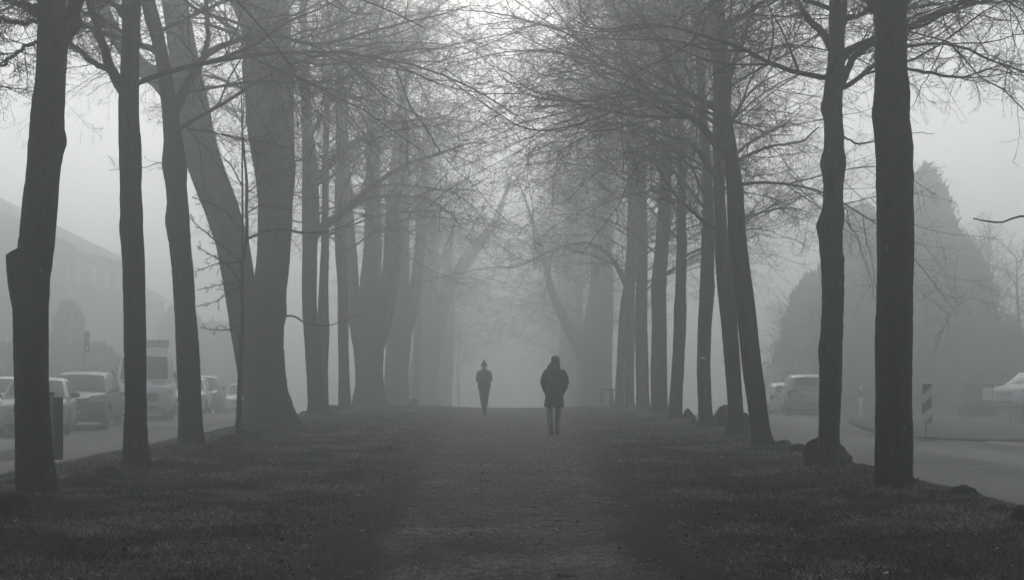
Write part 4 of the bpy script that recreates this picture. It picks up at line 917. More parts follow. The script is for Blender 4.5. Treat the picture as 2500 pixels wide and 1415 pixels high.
VAN = dict(L=6.0, W=2.02, nose=.1, wr=.35, wheels=(-2.1, 1.6), top=[(-3.1, .98), (-3.0, 1.12), (-2.7, 1.2), (-2.25, 1.32), (-1.9, 1.36), (0, 1.38), (2.9, 1.38), (3.1, 1.36)], bot=[(-3.1, .32), (-2.8, .22), (0, .25), (2.8, .3), (3.1, .4)],
    cab=[(-2.36, 0), (-1.62, .86), (-1.1, 1.22), (-.4, 1.28), (2.9, 1.28), (3.06, 1.15), (3.09, 0)], ws=(-2.29, -1.66), sw=[(-1.5, -.75, .12, .62), (-.45, .95, .14, .62), (1.1, 2.6, .14, .62)], tumble=.1, msize=(.11, .08, .17),
    front=dict(grille=(.62, .92), gw=.56, slats=4, intake=(.34, .5), lamp=(.80, .98), lx=(.58, .97), plate=.52), rear=dict(lamp=(.9, 1.35), lx=(.85, .96), bump=(.4, .6), plate=.8), mirror=(-1.75, 1.52), mmat=DARKP, doors=(-.8, .4), dz=1.1)
GPK = 'cars parked along the left road'
def onroad(px, d): x = wx(px, d); return (x, d, gz(x, d) + .008)
def carat(label, cat, spec, mat, px, d, rot=0.0, group=GPK, **k):
    """px: where the middle of the front (or of the rear when turned) shows, at depth d"""
    x = wx(px, d); y = d + spec['L'] / 2
    r = car(label, cat, spec, mat, (x, y, 0), rot, group, **k)
    if abs(rot) < 1.5: cx_, cy_ = x - math.sin(rot) * spec['L'] / 2, d + math.cos(rot) * spec['L'] / 2
    else: cx_, cy_ = x + math.sin(rot) * spec['L'] / 2, d - math.cos(rot) * spec['L'] / 2
    r.location = (cx_, cy_, gz(cx_, cy_) + .008); return r
carat('pale parked car seen from the front behind the stub trunk, dark wing mirror', 'car', HATCH, P_SILVER, 76, 34.8, 0.25, plate='M')
carat('dark grey rounded parked car with a bulging bonnet, in front of the white van', 'car', SPORT, P_DARK, 172, 38.6, 0.16)
van = carat('tall white van with a roof sign parked between two left trunks', 'van', VAN, P_VAN, 350, 47.0, 0.22, name='parked_van')
carat('white car peeping out behind the third left trunk, white wing mirror', 'car', HATCH, P_WHITE, 445, 53.5, 0.15)
carat('dark parked car right of the third left trunk, behind the white mirror', 'car', SUV, P_GREY, 480, 58.5, 0.15)
taxi = carat('pale parked car with small lamps on its roof, left of the sapling stem', 'car', HATCH, P_WHITE, 592, 64.0, 0.15)
MB().box((0, .1, 1.56), (.5, .16, .12), None, .03).build('roof_lamp', P_WHITE, taxi)
carat('pale car roof at the very left edge of the picture behind the front parked car', 'car', HATCH, P_WHITE, -60, 40.0, 0.0)
# roof sign of the van
sg = MB().box((0, -1.12, 2.72), (1.62, .12, .24), None, .04).build('roof_sign', P_VAN, van)
text_mesh('sign_lettering', 'WAX BEREGRUBE VDW', .125, plain('sign_ink', (0.13, 0.13, 0.135)), sg, (0, -1.183, 2.72), (math.pi / 2, 0, 0), sx=1.0, bold=.003)
mm_ = MB().box((-.5, -2.62, 1.295), (.5, .14, .02), Matrix.Rotation(.24, 3, 'X'), .005); mm_.box((.5, -2.62, 1.295), (.5, .14, .02), Matrix.Rotation(.24, 3, 'X'), .005); mm_.build('bonnet_vent', DARKP, van)
# right side: seen from behind
carat('silver estate car seen from behind, half hidden by the knobbly trunk', 'car', SUV, P_SILVER, 1980, 54.0, math.pi - .13, group='cars parked on the right')
carat('white car standing left of the silver estate, seen from behind', 'car', HATCH, P_WHITE, 1928, 60.5, math.pi - .1, group='cars parked on the right')
carat('large grey foggy van behind the parked cars on the right', 'van', VAN, P_GREY, 1950, 70.0, math.pi, group='cars parked on the right', name='parked_van')
_x = 22.3; car('white car behind thin stems at the right edge, front turned to the left', 'car', SUV, P_WHITE, (_x, 57.0, gz(_x, 57.0) + .17), -1.05, 'cars parked on the right')
#@@CARS_END

# ------------------------------------------------------------------ signs and street furniture
GALV = plain('galvanised_metal', (0.26, 0.265, 0.27), rough=0.45, metal=0.5)
SIGNBACK = plain('sign_back', (0.075, 0.07, 0.07), rough=0.6)
REDM = plain('sign_red', (0.07, 0.05, 0.047), rough=0.5)
def local(d, px, py, base): return (wx(px, d) - base[0], 0, wz(py, d) - base[2])
# sign seen from behind beside the nearest left trunk
d = 20.5; bx = wx(126, d); b0 = (bx, d, gz(bx, d)); sgn = thing('road_sign', 'rounded sign panel seen from behind on a metal post, half hidden by the stub trunk', 'sign', b0)
zt = wz(962, d) - b0[2]; zb = wz(1122, d) - b0[2]
MB().tube([(0, 0, -.1), (0, 0, zt)], .035, 14).build('post', GALV, sgn, angle=40)
MB().tube([(0, 0, zt), (0, 0, zt + .035)], .04, 14).build('post_cap', DARKP, sgn, angle=40)
pw = .25
MB().box((0.03, -.0 + .06, (zt - .04 + zb) / 2), (pw, .025, zt - .04 - zb), None, .012).build('panel', SIGNBACK, sgn)
cl = MB()
for z in (zt - .1, zb + .12): cl.box((0, .02, z), (.13, .09, .03), None, .006)
cl.build('clamp', GALV, sgn)
# chevron marker
d = 34.0; bx = wx(2263, d); b0 = (bx, d, gz(bx, d) + .06); ch = thing('chevron_marker', 'upright marker panel with diagonal dark and white stripes on the verge nose', 'sign', b0)
z0 = wz(1032, d) - b0[2]; z1 = wz(934, d) - b0[2]; w = .26
pan = MB().box((0, 0, (z0 + z1) / 2), (w, .03, z1 - z0), None, .012).build('panel', plain('marker_white', (0.74, 0.74, 0.73), rough=.5), ch)
st = MB(); H_ = z1 - z0 - .02; per = .5; W2 = w / 2 - .012
def clip_stripe(a):  # band a<z-x*1.0<a+per/2
    n = 24; up = []; lo = []
    for i in range(n + 1):
        x = -W2 + 2 * W2 * i / n; s = .85 * (x + W2)
        l = max(z0 + .012, min(z1 - .012, z0 + a + s)); u = max(z0 + .012, min(z1 - .012, z0 + a + per / 2 + s)); lo.append((x, -.0175, l)); up.append((x, -.0175, u))
    V = lo + up; st.add(V, [(i, i + 1, n + 2 + i, n + 1 + i) for i in range(n)])
for a in (-.30 + .02, .20 + .02 , .70 + .02): clip_stripe(a)
st.build('stripes', REDM, pan)
MB().tube([(-.02, .02, -.1), (-.02, .02, z0 + .05)], .028, 12).build('post', GALV, ch, angle=40)
MB().box((0, .02, .03), (.5, .35, .07), None, .02).build('foot', DARKP, ch)
# delineator post
d = 50.0; bx = wx(2101, d); b0 = (bx, d, gz(bx, d) + .0); dl = thing('marker_post', 'white roadside marker post with a dark band between the two nearest right trunks', 'post', b0)
z1 = wz(938, d) - b0[2]
MB().loft([[(-.06, -.05, z), (.06, -.05, z), (.045, .06, z), (-.045, .06, z)] if z < z1 - .05 else [(-.06, -.05, z1 - .05), (.06, -.05, z1), (.045, .06, z1), (-.045, .06, z1 - .05)] for z in (-.1, .3, .6, z1)]).build('post', WHITE, dl)
bd = MB(); za, zc = wz(968, d) - b0[2], wz(953, d) - b0[2]
bd.loft([[(-.063, -.053, z), (.063, -.053, z + .03), (.048, .063, z + .03), (-.048, .063, z)] for z in (za, zc)]); bo = bd.build('dark_band', DARKP, dl)
MB().box((0, -.056, (za + zc) / 2 + .015), (.05, .008, .16), None, .003).build('reflector', LAMP, bo)
# far sign on a pole, left
d = 50.0; bx = wx(211, d); b0 = (bx, d, gz(bx, d)); fs = thing('bus_stop_sign', 'faint narrow sign on a tall pole behind the parked cars on the left', 'sign', b0)
zt = wz(808, d) - b0[2]; zb = wz(858, d) - b0[2]
MB().tube([(-.05, 0, -.1), (-.05, 0, zt)], .03, 10).build('pole', GALV, fs, angle=40)
MB().box((.03, -.02, (zt + zb) / 2), (.2, .03, zt - zb), None, .01).build('panel', SIGNBACK, fs)
MB().box((.03, -.042, zb + .12), (.07, .008, .1), None, .002).build('notice', WHITE, fs)
# notice box and low wall, right
d = 50.5; bx = wx(2385, d); b0 = (bx, d, gz(bx, d) + .06); nb = thing('litter_bin', 'dark squat bin with a white notice sheet on it near the right edge', 'bin', b0)
w = 80 / F * d; h = wz(938, d) - b0[2]; hb = .42
MB().box((0, 0, (h + hb) / 2), (w * .82, .6, h - hb), None, .03).build('housing', SIGNBACK, nb)
MB().box((0, -.02, hb / 2 - .02), (w, .75, hb), None, .03).build('base', DARKP, nb)
MB().box((0, 0, h + .02), (w * .88, .66, .05), None, .015).build('lid', DARKP, nb)
MB().box((wx(2403, d) - bx, -.315, wz(960, d) - b0[2]), (.36, .012, .47), None, .003).build('notice', WHITE, nb)
d = 56.0; bx = wx(2255, d); b0 = (bx, d, gz(bx, d) + .06); lw = thing('low_wall', 'low pale block wall behind the striped marker panel', 'wall', b0)
x0, x1 = wx(2175, d) - bx, wx(2338, d) - bx; h = wz(966, d) - b0[2]
MB().box(((x0 + x1) / 2, 0, h / 2 - .1), (x1 - x0, .3, h + .1), None, .02).build('wall', plain('wall_block', (0.2, 0.2, 0.195), rough=.9, vary=.25, scale=3, bump=.5), lw)
MB().box(((x0 + x1) / 2, 0, h - .02), (x1 - x0 + .06, .38, .06), None, .015).build('coping', PAVE, lw)
# wooden rest between the big foggy trunk and the thick one on the right
WOOD = plain('grey_wood', (0.06, 0.055, 0.05), rough=.85, vary=.3, scale=8)
d = 58.0; bx = wx(1481, d); b0 = (bx, d, gz(bx, d)); pt = thing('picnic_table', 'simple wooden table standing by the foggy trunks on the right', 'table', b0)
zt = wz(950, d) - b0[2]; w = 38 / F * d
MB().box((0, 0, zt), (w, 1.4, .07), None, .012).build('table_top', WOOD, pt)
for sx in (-1, 1):
    for sy in (-1, 1): MB().box((sx * w * .32, sy * .5, zt / 2 - .05), (.08, .08, zt + .02), None, .01).build('leg', WOOD, pt)
#@@SIGNS_END

# ------------------------------------------------------------------ far houses, hedges, evergreens, bare shrubs
WALLM = plain('house_render', (0.20, 0.20, 0.195), rough=.9, vary=.08); ROOFM = plain('roof_tiles', (0.07, 0.06, 0.057), rough=.8, vary=.2, scale=4, bump=.4)
FRAME = plain('window_frame', (0.55, 0.55, 0.54), rough=.5)
def house(label, x0, x1, y0, y1, ze, zr, wins):
    xc = (x0 + x1) / 2; b0 = (x1, y0, gz(x1, y0)); r = thing('house', label, 'house', b0)
    f = lambda x, y, z: (x - b0[0], y - b0[1], z - b0[2]); zg = b0[2] - .4
    m = MB(); m.add([f(x0, y0, zg), f(x1, y0, zg), f(x1, y1, zg), f(x0, y1, zg), f(x0, y0, ze), f(x1, y0, ze), f(x1, y1, ze), f(x0, y1, ze), f(xc, y0, zr), f(xc, y1, zr)],
        [(0, 1, 5, 8, 4), (2, 3, 7, 9, 6), (1, 2, 6, 5), (3, 0, 4, 7), (0, 3, 2, 1), (4, 8, 9, 7), (5, 6, 9, 8)]); m.build('wall', WALLM, r)
    s = (zr - ze) / (xc - x0); ov = .55; rf = MB()
    for sg, xe in ((-1, x0), (1, x1)):
        xo = xe + sg * ov; zo = ze - ov * s
        rf.add([f(xc, y0 - .4, zr + .05), f(xc, y1 + .4, zr + .05), f(xo, y1 + .4, zo + .05), f(xo, y0 - .4, zo + .05), f(xc, y0 - .4, zr + .25), f(xc, y1 + .4, zr + .25), f(xo, y1 + .4, zo + .25), f(xo, y0 - .4, zo + .25)],
               [(0, 1, 2, 3), (7, 6, 5, 4), (0, 3, 7, 4), (1, 5, 6, 2), (2, 6, 7, 3), (0, 4, 5, 1)])
    ro = rf.build('roof', ROOFM, r)
    ch = MB().box(f(xc + 1.2, (y0 + y1) / 2, zr + .5), (.6, .6, 1.8), None, .03); ch.build('chimney', ROOFM, ro)
    gt = MB(); gt.tube([f(x1 + ov + .06, y0 - .4, ze - ov * s + .12), f(x1 + ov + .06, y1 + .4, ze - ov * s + .12)], .08, 8)
    gt.tube([f(x1 + ov + .06, y0 - .3, ze - ov * s + .08), f(x1 + ov - .1, y0 - .3, ze - ov * s - .35), f(x1 + .1, y0 - .3, ze - ov * s - .6), f(x1 + .08, y0 - .3, zg)], .05, 8); gt.build('gutter', FRAME, r)
    for (fx, z) in wins:
        wnd = MB().box(f(x0 + (x1 - x0) * fx, y0 - .02, z), (1.25, .1, 1.45), None, .01).build('window', FRAME, r)
        MB().box(f(x0 + (x1 - x0) * fx, y0 - .075, z), (1.05, .02, 1.25)).build('pane', GLASS, wnd)
    for yy in np.linspace(y0 + 2, y1 - 2, 4):
        wnd = MB().box(f(x1 + .02, yy, ze - 1.6), (.1, 1.2, 1.4), None, .01).build('window', FRAME, r)
        MB().box(f(x1 + .075, yy, ze - 1.6), (.02, 1.0, 1.2)).build('pane', GLASS, wnd)
    return r
house('nearer house with a gabled roof sinking in the fog at the left edge', -52.0, -30.2, 92, 106, 9.9, 15.2, [(.25, 2.6), (.5, 2.6), (.75, 2.6), (.3, 6.4), (.7, 6.4)])
house('farther faint house whose roof slopes down towards the white van', -50.0, -33.4, 114, 130, 8.2, 12.6, [(.3, 2.0), (.7, 2.0), (.3, 5.6), (.7, 5.6)])

LEAFM = plain('evergreen_foliage', (0.028, 0.036, 0.024), rough=.8, vary=.5, scale=1.2, spec=.2)
def evergreen(label, x, y, h, r, seed, name='conifer', cat='tree', n=16000, shape=1.0, leaf=.16, group=None, lumps=7, skirt=0.02):
    rng = np.random.default_rng(seed); zg = gz(x, y); root = thing(name, label, cat, (x, y, zg), group)
    t = rng.uniform(0, 1, n) ** 0.9; a = rng.uniform(0, 6.28, n)
    prof = (np.clip(1 - t, 0, 1) ** (0.62 * shape)) * (0.72 + 0.28 * sstep(0, .18, t + .04))
    lump = 1 + .2 * np.sin(a * 3 + seed + t * 5) + .14 * np.sin(a * lumps + t * 13 + seed) + .1 * np.sin(t * 31 + a * 2)
    rad = r * prof * lump * (1 - rng.uniform(0, 1, n) ** 1.6 * .6) * (1 + np.where(rng.uniform(0, 1, n) < .22, np.abs(rng.normal(0, .16, n)), 0))
    X = rad * np.cos(a); Y = rad * np.sin(a); Z = h * (skirt + (1 - skirt) * t) + .3 * r * .2 * rng.normal(0, 1, n)
    s = leaf * rng.uniform(.5, 1.5, n); u = rng.normal(0, 1, (n, 3)); u /= np.linalg.norm(u, axis=1, keepdims=True); v = np.cross(u, rng.normal(0, 1, (n, 3))); v /= np.linalg.norm(v, axis=1, keepdims=True)
    u[:, 2] = np.abs(u[:, 2]) + .4
    C = np.stack([X, Y, np.maximum(Z, .02)], -1)
    V = np.stack([C - u * s[:, None], C + v * s[:, None] * .45, C + u * s[:, None] * 1.2, C - v * s[:, None] * .45], 1).reshape(-1, 3)
    i = np.arange(n)[:, None] * 4; me = mesh_np('crown', V, [i + np.arange(4)[None]]); me.materials.append(LEAFM); link(bpy.data.objects.new('crown', me), root)
    MB().tube([(0, 0, -.2), (0.05, 0, h * .3), (0, 0, h * .75)], [.09 * r ** .5 + .05, .07 * r ** .5 + .04, .03], 10).build('trunk', BARK, root, angle=50)
    return root
GE = 'evergreens beyond the right road'
def evg(label, px, pyt, wpx, d, seed, **k):
    x = wx(px, d); evergreen(label, x, d, wz(pyt, d) - gz(x, d), wpx / 2 / F * d, seed, **k)
evg('tallest broad cone shaped evergreen behind the thick right trunk', 2262, 425, 270, 72, 1, n=42000, leaf=.24, group=GE, shape=.85)
evg('rounded evergreen mass right of the tallest one, lower and wider', 2350, 600, 210, 69, 2, n=26000, leaf=.22, group=GE, shape=.7)
evg('evergreen with a blunt top between the knobbly trunk and the thick one', 2105, 520, 240, 77, 3, n=32000, leaf=.24, group=GE, shape=.7)
evg('low evergreen bush left of the knobbly trunk behind the cars', 1990, 680, 200, 86, 4, n=20000, leaf=.24, group=GE, shape=.6)
evg('dark spreading bush behind the bin at the right', 2420, 800, 230, 67, 5, n=22000, leaf=.22, group=GE, shape=.5, name='bush', cat='bush')
evg('bush at the right edge behind the white car', 2520, 830, 200, 64, 6, n=18000, leaf=.2, group=GE, shape=.5, name='bush', cat='bush')
evg('narrow evergreen column in front of the far left house', 170, 745, 84, 72, 7, n=14000, leaf=.17, shape=.45)
evg('small round bush below the far left house by the pole', 238, 850, 130, 70, 8, n=12000, leaf=.17, shape=.5, name='bush', cat='bush')
evg('clipped garden bush behind the car at the left edge', 40, 850, 170, 66, 9, n=12000, leaf=.17, shape=.4, name='bush', cat='bush')
evg('tall faint evergreen behind the van roof', 440, 750, 150, 110, 10, n=12000, leaf=.28, shape=.6)
evg('wide faint bush far behind the cars between the van and the huge trunk', 545, 800, 220, 112, 11, n=12000, leaf=.28, shape=.4, name='bush', cat='bush')

def bare_tree(label, x, y, h, seed, n1=26, upright=True, group='bare trees beyond the right road', name='bare_tree'):
    rng = np.random.default_rng(seed); zg = gz(x, y); org = (x, y, zg); root = thing(name, label, 'tree', org, group)
    zz = np.arange(-.2, h * .95, .3); path = np.stack([x + .15 * np.sin(zz * .6 + seed), y + .1 * np.sin(zz * .5), zg + zz], 1); R = np.maximum(.16 * (1 - zz / h) ** .9, .01)
    me = trunk_mesh(path, R, zg, rng, sides=14, origin=org); me.materials.append(BARK); link(bpy.data.objects.new('trunk', me), root)
    prim = []
    for i in range(n1):
        z = h * (.12 + .8 * (i + rng.uniform()) / n1); p = np.array([[np.interp(zg + z, path[:, 2], path[:, 0]), y, zg + z]]); az = i * 2.4 + rng.uniform(-.4, .4); el_ = math.radians(rng.uniform(45, 70) if upright else rng.uniform(20, 50))
        Ln = np.array([(h - z) * .55 + .8]); D = np.array([[math.cos(az) * math.cos(el_), math.sin(az) * math.cos(el_), math.sin(el_)]])
        P = grow(p, D, Ln, 14, .06, np.linspace(.05, .02, 13) if upright else np.linspace(0, -.05, 13), rng)[0]; prim.append((P, np.linspace(.03, .005, 14)))
    link(bpy.data.objects.new('crown', crown_mesh('crown', prim, rng, 9, 5, 0, .004, org)), root); return root
bare_tree('tall bare tree with upswept twigs right of the tallest evergreen', wx(2420, 68), 68, 9.8, 31)
bare_tree('bare twiggy tree cut by the right edge of the picture', wx(2490, 63), 63, 8.0, 32, upright=False)
bare_tree('bare sapling fading between the evergreen and the upswept tree', wx(2375, 72), 72, 9.5, 33)
bare_tree('bare shrubby tree left of the knobbly trunk above the cars', wx(1925, 84), 84, 8.0, 34, upright=False)
bare_tree('faint bare tree far behind the parked cars on the left', wx(470, 100), 100, 7.0, 35, group='bare trees beyond the left road')
# thin stems before the white car
rng = np.random.default_rng(55); d = 44.0; bx = wx(2490, d); b0 = (bx, d, gz(bx, d) + .05); rd = thing('reeds', 'clump of thin upright dry stems before the white car at the right edge', 'plant', b0)
n = 90; P0 = np.stack([rng.uniform(-.3, .9, n), rng.uniform(-.3, .3, n), np.full(n, -.02)], -1); D = np.stack([rng.normal(0, .12, n), rng.normal(0, .12, n), np.ones(n)], -1)
Pp = grow(P0, D, rng.uniform(.5, 1.15, n), 6, .05, np.zeros(5), rng); v, f = tubes(Pp, np.full((n, 6), .0045), 4)
me = mesh_np('stems', v, [f]); me.materials.append(TWIG); link(bpy.data.objects.new('stems', me), rd)
#@@FAR_END

# ------------------------------------------------------------------ people
SKIN = plain('skin', (0.32, 0.22, 0.17), rough=.55, vary=.08); HAIR = plain('hair', (0.03, 0.025, 0.02), rough=.7)
COATM = plain('dark_coat', (0.016, 0.016, 0.016), rough=.85, vary=.25, scale=14, bump=.3); JACK = plain('navy_jacket', (0.022, 0.024, 0.027), rough=.7, vary=.2, scale=14, bump=.3)
TROU = plain('grey_trousers', (0.15, 0.147, 0.138), rough=.9, vary=.15, scale=20, bump=.3); TROU2 = plain('dark_trousers', (0.04, 0.042, 0.04), rough=.9, vary=.15, scale=20, bump=.3)
SHOE = plain('dark_shoes', (0.015, 0.014, 0.014), rough=.7); SOLE = plain('shoe_sole', (0.03, 0.029, 0.028), rough=.8); KNIT = plain('dark_knit', (0.016, 0.015, 0.015), rough=.95, vary=.3, scale=60, bump=.6); KNIT2 = plain('grey_knit', (0.1, 0.1, 0.1), rough=.95, vary=.7, scale=26, bump=.6)
def fuse(mb, name, mat, parent, voxel=.014, smooth=4, sub=True):
    o = mb.build(name, mat, None)
    r = o.modifiers.new('r', 'REMESH'); r.mode = 'VOXEL'; r.voxel_size = voxel
    s = o.modifiers.new('s', 'SMOOTH'); s.iterations = smooth; s.factor = .5
    dg = bpy.context.evaluated_depsgraph_get(); me = bpy.data.meshes.new_from_object(o.evaluated_get(dg)); o.modifiers.clear(); o.data = me; me.name = name
    me.shade_smooth()
    if not me.materials: me.materials.append(mat)
    o.parent = parent; return o
def ring(cx, cy, z, rx, ry, n=24, p=2.4):
    out = []
    for k in range(n):
        a = k / n * 2 * math.pi; c, s = math.cos(a), math.sin(a)
        out.append((cx + rx * math.copysign(abs(c) ** (2 / p), c), cy + ry * math.copysign(abs(s) ** (2 / p), s), z))
    return out
def head(mb, c, s=1.0):      # face towards -Y
    x, y, z = c
    mb.ball((x, y, z + .02), (.076 * s, .094 * s, .105 * s), 20, 14); mb.ball((x, y - .03, z - .05), (.056 * s, .062 * s, .075 * s), 16, 10)
    mb.chain([(x, y - .085, z + .015), (x, y - .108, z - .022)], [.011, .016], 10)            # nose
    for sg in (-1, 1):
        mb.ball((x + sg * .077, y + .005, z - .005), (.012, .024, .034), 10, 8)              # ears
        mb.ball((x + sg * .031, y - .079, z + .012), (.014, .012, .010), 10, 8)              # eyes
        mb.chain([(x + sg * .012, y - .09, z + .032), (x + sg * .05, y - .076, z + .03)], [.009, .008], 8)   # brow
    mb.chain([(x - .02, y - .082, z - .06), (x + .02, y - .082, z - .06)], [.008, .008], 8); mb.ball((x, y - .078, z - .095), (.028, .022, .02), 10, 8)
def hand(mb, w, d, side, n):   # wrist, direction of the fingers, thumb side, palm normal
    w = Vector(w); d = Vector(d).normalized(); s = Vector(side).normalized(); n = Vector(n).normalized()
    mb.chain([w, w + d * .05, w + d * .085], [.027, .034, .034])
    for k, (o, l) in enumerate([(.030, .072), (.011, .082), (-.010, .076), (-.029, .06)]):
        b = w + d * .085 + s * o; mb.chain([b, b + d * l * .45 + n * .006, b + d * l * .75 + n * .022, b + d * l * .9 + n * .042], [.0095, .009, .0085, .0075], 8)
    b = w + d * .035 + s * .032; mb.chain([b, b + d * .03 + s * .022 + n * .01, b + d * .058 + s * .022 + n * .026], [.012, .0105, .009], 8)
def shoe(name_parent, heel, toe, up, w=.046):
    h = Vector(heel); t = Vector(toe); u = Vector(up).normalized(); f = (t - h).normalized()
    m = MB(); m.chain([h + u * .035 + f * .035, h + u * .035 + f * .10, h + u * .035 + f * .17, t + u * .03 - f * .05], [.040, .043, w, .038]); m.chain([h + u * .045 + f * .04, h + u * .10 + f * .035], [.04, .045])
    o = fuse(m, 'shoe', SHOE, name_parent, .01, 3)
    s = MB(); side = f.cross(u).normalized(); pts = [(.0, .028), (.03, .038), (.10, .038), (.17, .048), (.22, .044), ((t - h).length - .02, .03), ((t - h).length, .012)]
    top = [h + f * a + side * b for a, b in pts] + [h + f * a - side * b for a, b in pts[::-1]]
    s.loft([[p + u * .0 for p in top], [p + u * .022 for p in top]]); s.build('sole', SOLE, o); return o

# right hand walker, seen from behind, hood down over the shoulders, hands in coat pockets
d = 30.3; x0 = wx(1354, d)
pr = thing('person', 'person in a long dark hooded coat and beanie walking away, hands in pockets', 'person', (x0, d, gz(x0, d) + .012))
b = MB()
head(b, (.02, .07, 1.60)); 
for i in range(len(b.v)): b.v[i] = (2 * .02 - b.v[i][0], 2 * .07 - b.v[i][1], b.v[i][2])     # look away from the viewer
b.chain([(.01, .02, 1.38), (.018, .05, 1.5)], [.062, .056])
b.loft([ring(0, 0, .86, .16, .11), ring(0, 0, .95, .165, .115), ring(0, .0, 1.08, .14, .10), ring(0, .01, 1.25, .17, .11), ring(0, .01, 1.36, .17, .10), ring(0, .02, 1.43, .10, .075)])
for s in (-1, 1):
    b.chain([(s * .17, .01, 1.37), (s * .255, -.03, 1.16), (s * .20, .10, .96)], [.055, .047, .036]); hand(b, (s * .195, .115, .94), (-s * .25, .35, -.9), (s * .6, .7, 0), (-s * .9, -.2, 0))
b.chain([(.085, 0, .88), (.078, .10, .50), (.062, .15, .1)], [.085, .058, .042]); b.chain([(-.085, 0, .88), (-.112, .02, .50), (-.093, -.26, .24)], [.085, .058, .042])
b.chain([(.062, .15, .09), (.066, .25, .045)], [.036, .03]); b.chain([(-.093, -.26, .22), (-.088, -.262, .12)], [.036, .03])
fuse(b, 'body', SKIN, pr, .011, 3)
c = MB()
c.loft([ring(-.012, 0, .62, .222, .165), ring(-.012, 0, .66, .226, .165), ring(-.01, 0, .80, .208, .16), ring(-.01, .0, .93, .196, .155), ring(0, 0, 1.05, .20, .155), ring(0, 0, 1.2, .215, .16), ring(0, .0, 1.33, .215, .15), ring(0, .01, 1.42, .185, .125), ring(.0, .02, 1.48, .12, .10)])
for s in (-1, 1): c.chain([(s * .175, 0, 1.385), (s * .232, -.015, 1.28), (s * .262, -.03, 1.185), (s * .225, .04, 1.05), (s * .175, .10, .95)], [.083, .077, .066, .062, .06])
c.loft([ring(-.02, .015, 1.40, .165, .13), ring(-.022, -.005, 1.47, .155, .14), ring(-.018, .0, 1.53, .146, .135), ring(-.006, .015, 1.575, .128, .125), ring(.008, .03, 1.615, .106, .112), ring(.016, .04, 1.64, .092, .1)])
fuse(c, 'coat', COATM, pr, .013, 3)
h = MB(); h.loft([ring(.022, .07, 1.63, .09, .105), ring(.022, .07, 1.69, .095, .108), ring(.02, .07, 1.735, .082, .09), ring(.016, .065, 1.765, .045, .05)]); h.loft([ring(.022, .07, 1.635, .100, .116), ring(.022, .07, 1.68, .104, .118)]); h.ball((-.045, .03, 1.725), (.035, .05, .022), 10, 8)
fuse(h, 'beanie', KNIT, pr, .009, 3)
t = MB(); t.chain([(.09, 0, .80), (.085, .06, .62), (.078, .10, .48), (.068, .13, .25), (.062, .15, .07)], [.092, .076, .068, .06, .057]); t.chain([(-.095, 0, .80), (-.11, .02, .62), (-.112, .015, .49), (-.103, -.12, .36), (-.094, -.235, .25)], [.092, .076, .07, .064, .06]); t.loft([ring(0, 0, .74, .17, .12), ring(0, 0, .95, .17, .12)])
fuse(t, 'trousers', TROU, pr, .012, 3)
shoe(pr, (.06, .09, .0), (.078, .36, .0), (0, 0, 1)); shoe(pr, (-.095, -.315, .255), (-.08, -.265, .0), (0, .98, .12))
# left hand walker, coming towards the viewer
d = 44.6; x0 = wx(1182, d)
pl = thing('person', 'person in a bobble hat and dark jacket walking towards the viewer on the path', 'person', (x0, d, gz(x0, d) + .012))
b = MB(); head(b, (0, -.02, 1.575)); b.chain([(0, .02, 1.36), (0, .0, 1.50)], [.062, .056])
b.loft([ring(0, 0, .86, .16, .11), ring(0, 0, .95, .165, .115), ring(0, .0, 1.08, .145, .10), ring(0, .01, 1.25, .175, .11), ring(0, .01, 1.36, .18, .10), ring(0, .02, 1.43, .10, .075)])
for s in (-1, 1):
    b.chain([(s * .18, .01, 1.37), (s * .225, .02, 1.14), (s * .11, -.10, 1.06)], [.055, .046, .036]); hand(b, (s * .10, -.085, 1.055), (-s * .95, -.1, -.1), (0, -.2, 1), (0, .9, -.2))
b.chain([(.085, 0, .88), (.055, -.12, .5), (.03, -.18, .1)], [.085, .058, .042]); b.chain([(-.085, 0, .88), (-.05, .04, .5), (-.02, .24, .16)], [.085, .058, .042])
b.chain([(.03, -.18, .09), (.03, -.3, .035)], [.04, .034]); b.chain([(-.02, .24, .15), (-.02, .2, .05)], [.04, .034])
fuse(b, 'body', SKIN, pl, .011, 3)
c = MB(); c.loft([ring(0, 0, .83, .205, .15), ring(0, 0, .88, .215, .155), ring(0, 0, 1.0, .215, .155), ring(0, 0, 1.15, .205, .15), ring(0, 0, 1.3, .215, .145), ring(0, .01, 1.40, .19, .12), ring(0, .02, 1.46, .12, .095), ring(0, .015, 1.50, .095, .085)])
for s in (-1, 1): c.chain([(s * .165, .005, 1.365), (s * .205, .02, 1.25), (s * .222, .025, 1.15), (s * .17, -.08, 1.09), (s * .10, -.15, 1.06)], [.074, .068, .062, .058, .055])
fuse(c, 'jacket', JACK, pl, .013, 3)
z = MB(); z.box((0, -.163, 1.1), (.014, .02, .5), None, .003); z.build('zip', GALV, pl)
h = MB(); h.loft([ring(0, -.015, 1.595, .092, .108), ring(0, -.01, 1.65, .095, .11), ring(0, -.005, 1.70, .075, .085), ring(0, 0, 1.735, .035, .04)]); h.loft([ring(0, -.015, 1.59, .098, .114), ring(0, -.013, 1.63, .10, .115)])
hh = fuse(h, 'knitted_hat', KNIT2, pl, .009, 3); q = MB(); q.ball((0, 0, 1.76), .042, 14, 10); q.build('bobble', KNIT2, hh, smooth=True)
t = MB(); t.chain([(.095, 0, .86), (.08, -.06, .7), (.065, -.115, .5), (.045, -.15, .28), (.03, -.18, .08)], [.1, .09, .075, .066, .06]); t.chain([(-.095, 0, .86), (-.075, .02, .7), (-.06, .04, .5), (-.035, .13, .3), (-.02, .225, .16)], [.1, .09, .075, .066, .06]); t.loft([ring(0, 0, .76, .175, .125), ring(0, 0, .95, .175, .125)])
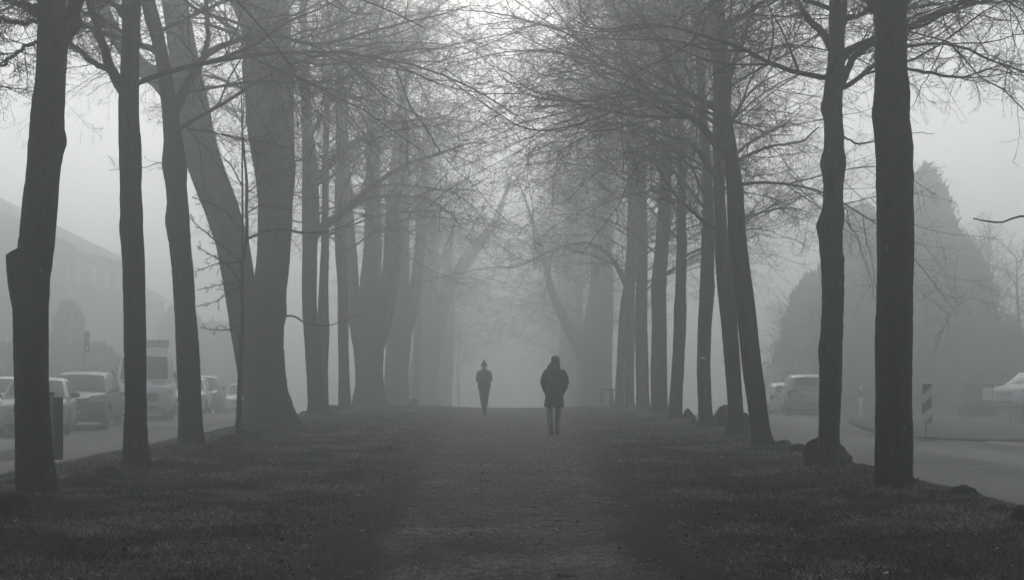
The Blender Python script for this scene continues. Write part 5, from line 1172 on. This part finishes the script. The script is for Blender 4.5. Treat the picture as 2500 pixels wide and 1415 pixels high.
fuse(t, 'trousers', TROU2, pl, .012, 3)
shoe(pl, (.03, -.125, .0), (.035, -.395, .0), (0, 0, 1)); shoe(pl, (-.02, .28, .20), (-.02, .13, .0), (0, -.75, .62))
#@@PEOPLE_END

# ------------------------------------------------------------------ air, sky, sun, camera
def set_light():
    w = bpy.data.worlds.new('World'); sc.world = w; w.use_nodes = True
    nt = w.node_tree; bg = nt.nodes['Background']
    sky = nt.nodes.new('ShaderNodeTexSky'); sky.sky_type = 'NISHITA'; sky.sun_disc = False
    EL, AZ = math.radians(36), math.radians(-3)      # sun veiled, ahead and to the left
    sky.sun_elevation = EL; sky.sun_rotation = AZ; sky.dust_density = 2.5; sky.air_density = 1.6; sky.ozone_density = 1.0
    hs = nt.nodes.new('ShaderNodeHueSaturation'); hs.inputs['Saturation'].default_value = 0.2   # overcast: the blue is gone
    L(nt, sky.outputs[0], hs.inputs['Color']); L(nt, hs.outputs[0], bg.inputs[0]); bg.inputs[1].default_value = SKY
    w.cycles.sampling_method = 'MANUAL'; w.cycles.sample_map_resolution = 512
    sd = bpy.data.lights.new('sun', 'SUN'); sd.energy = SUN; sd.angle = math.radians(25); sd.color = (1.0, 0.985, 0.96)
    so = link(bpy.data.objects.new('sun', sd))
    D = Vector((math.sin(AZ) * math.cos(EL), math.cos(AZ) * math.cos(EL), math.sin(EL)))
    so.rotation_euler = D.to_track_quat('Z', 'Y').to_euler(); so.location = (-20, 30, 40)
SKY, SUN, DENS, EXPO, ANIS = 0.12, 1.0, 0.0184, -0.08, 0.77
set_light()
hz = MB().box((0, 130, 5.5), (350, 420, 27)); hm = bpy.data.materials.new('haze_air'); hm.use_nodes = True; nt = hm.node_tree
nt.nodes.remove(nt.nodes['Principled BSDF'])
pv = nt.nodes.new('ShaderNodeVolumePrincipled'); pv.inputs['Color'].default_value = (0.915, 0.96, 0.972, 1); pv.inputs['Density'].default_value = DENS; pv.inputs['Anisotropy'].default_value = ANIS
pv.inputs['Density Attribute'].default_value = ''
L(nt, pv.outputs[0], nt.nodes['Material Output'].inputs['Volume'])
ho = hz.build('haze', hm); ho['kind'] = 'stuff'
cam = bpy.data.cameras.new('camera'); co = link(bpy.data.objects.new('camera', cam)); sc.camera = co
cam.sensor_width = 36; cam.lens = F / 2500 * 36; cam.shift_y = (HY - 707.5) / 2500; cam.clip_end = 2000; cam.clip_start = 0.1
co.location = (0, 0, EYE); co.rotation_euler = (math.pi / 2, 0, 0)
sc.view_settings.view_transform = 'Standard'; sc.view_settings.look = 'None'; sc.view_settings.exposure = EXPO; sc.view_settings.gamma = 1
cy = sc.cycles
cy.use_denoising = True; cy.volume_bounces = 1; cy.max_bounces = 4; cy.diffuse_bounces = 2; cy.glossy_bounces = 2; cy.transmission_bounces = 2; cy.transparent_max_bounces = 4
try: cy.denoiser = 'OPENIMAGEDENOISE'
except Exception as e: print(e)
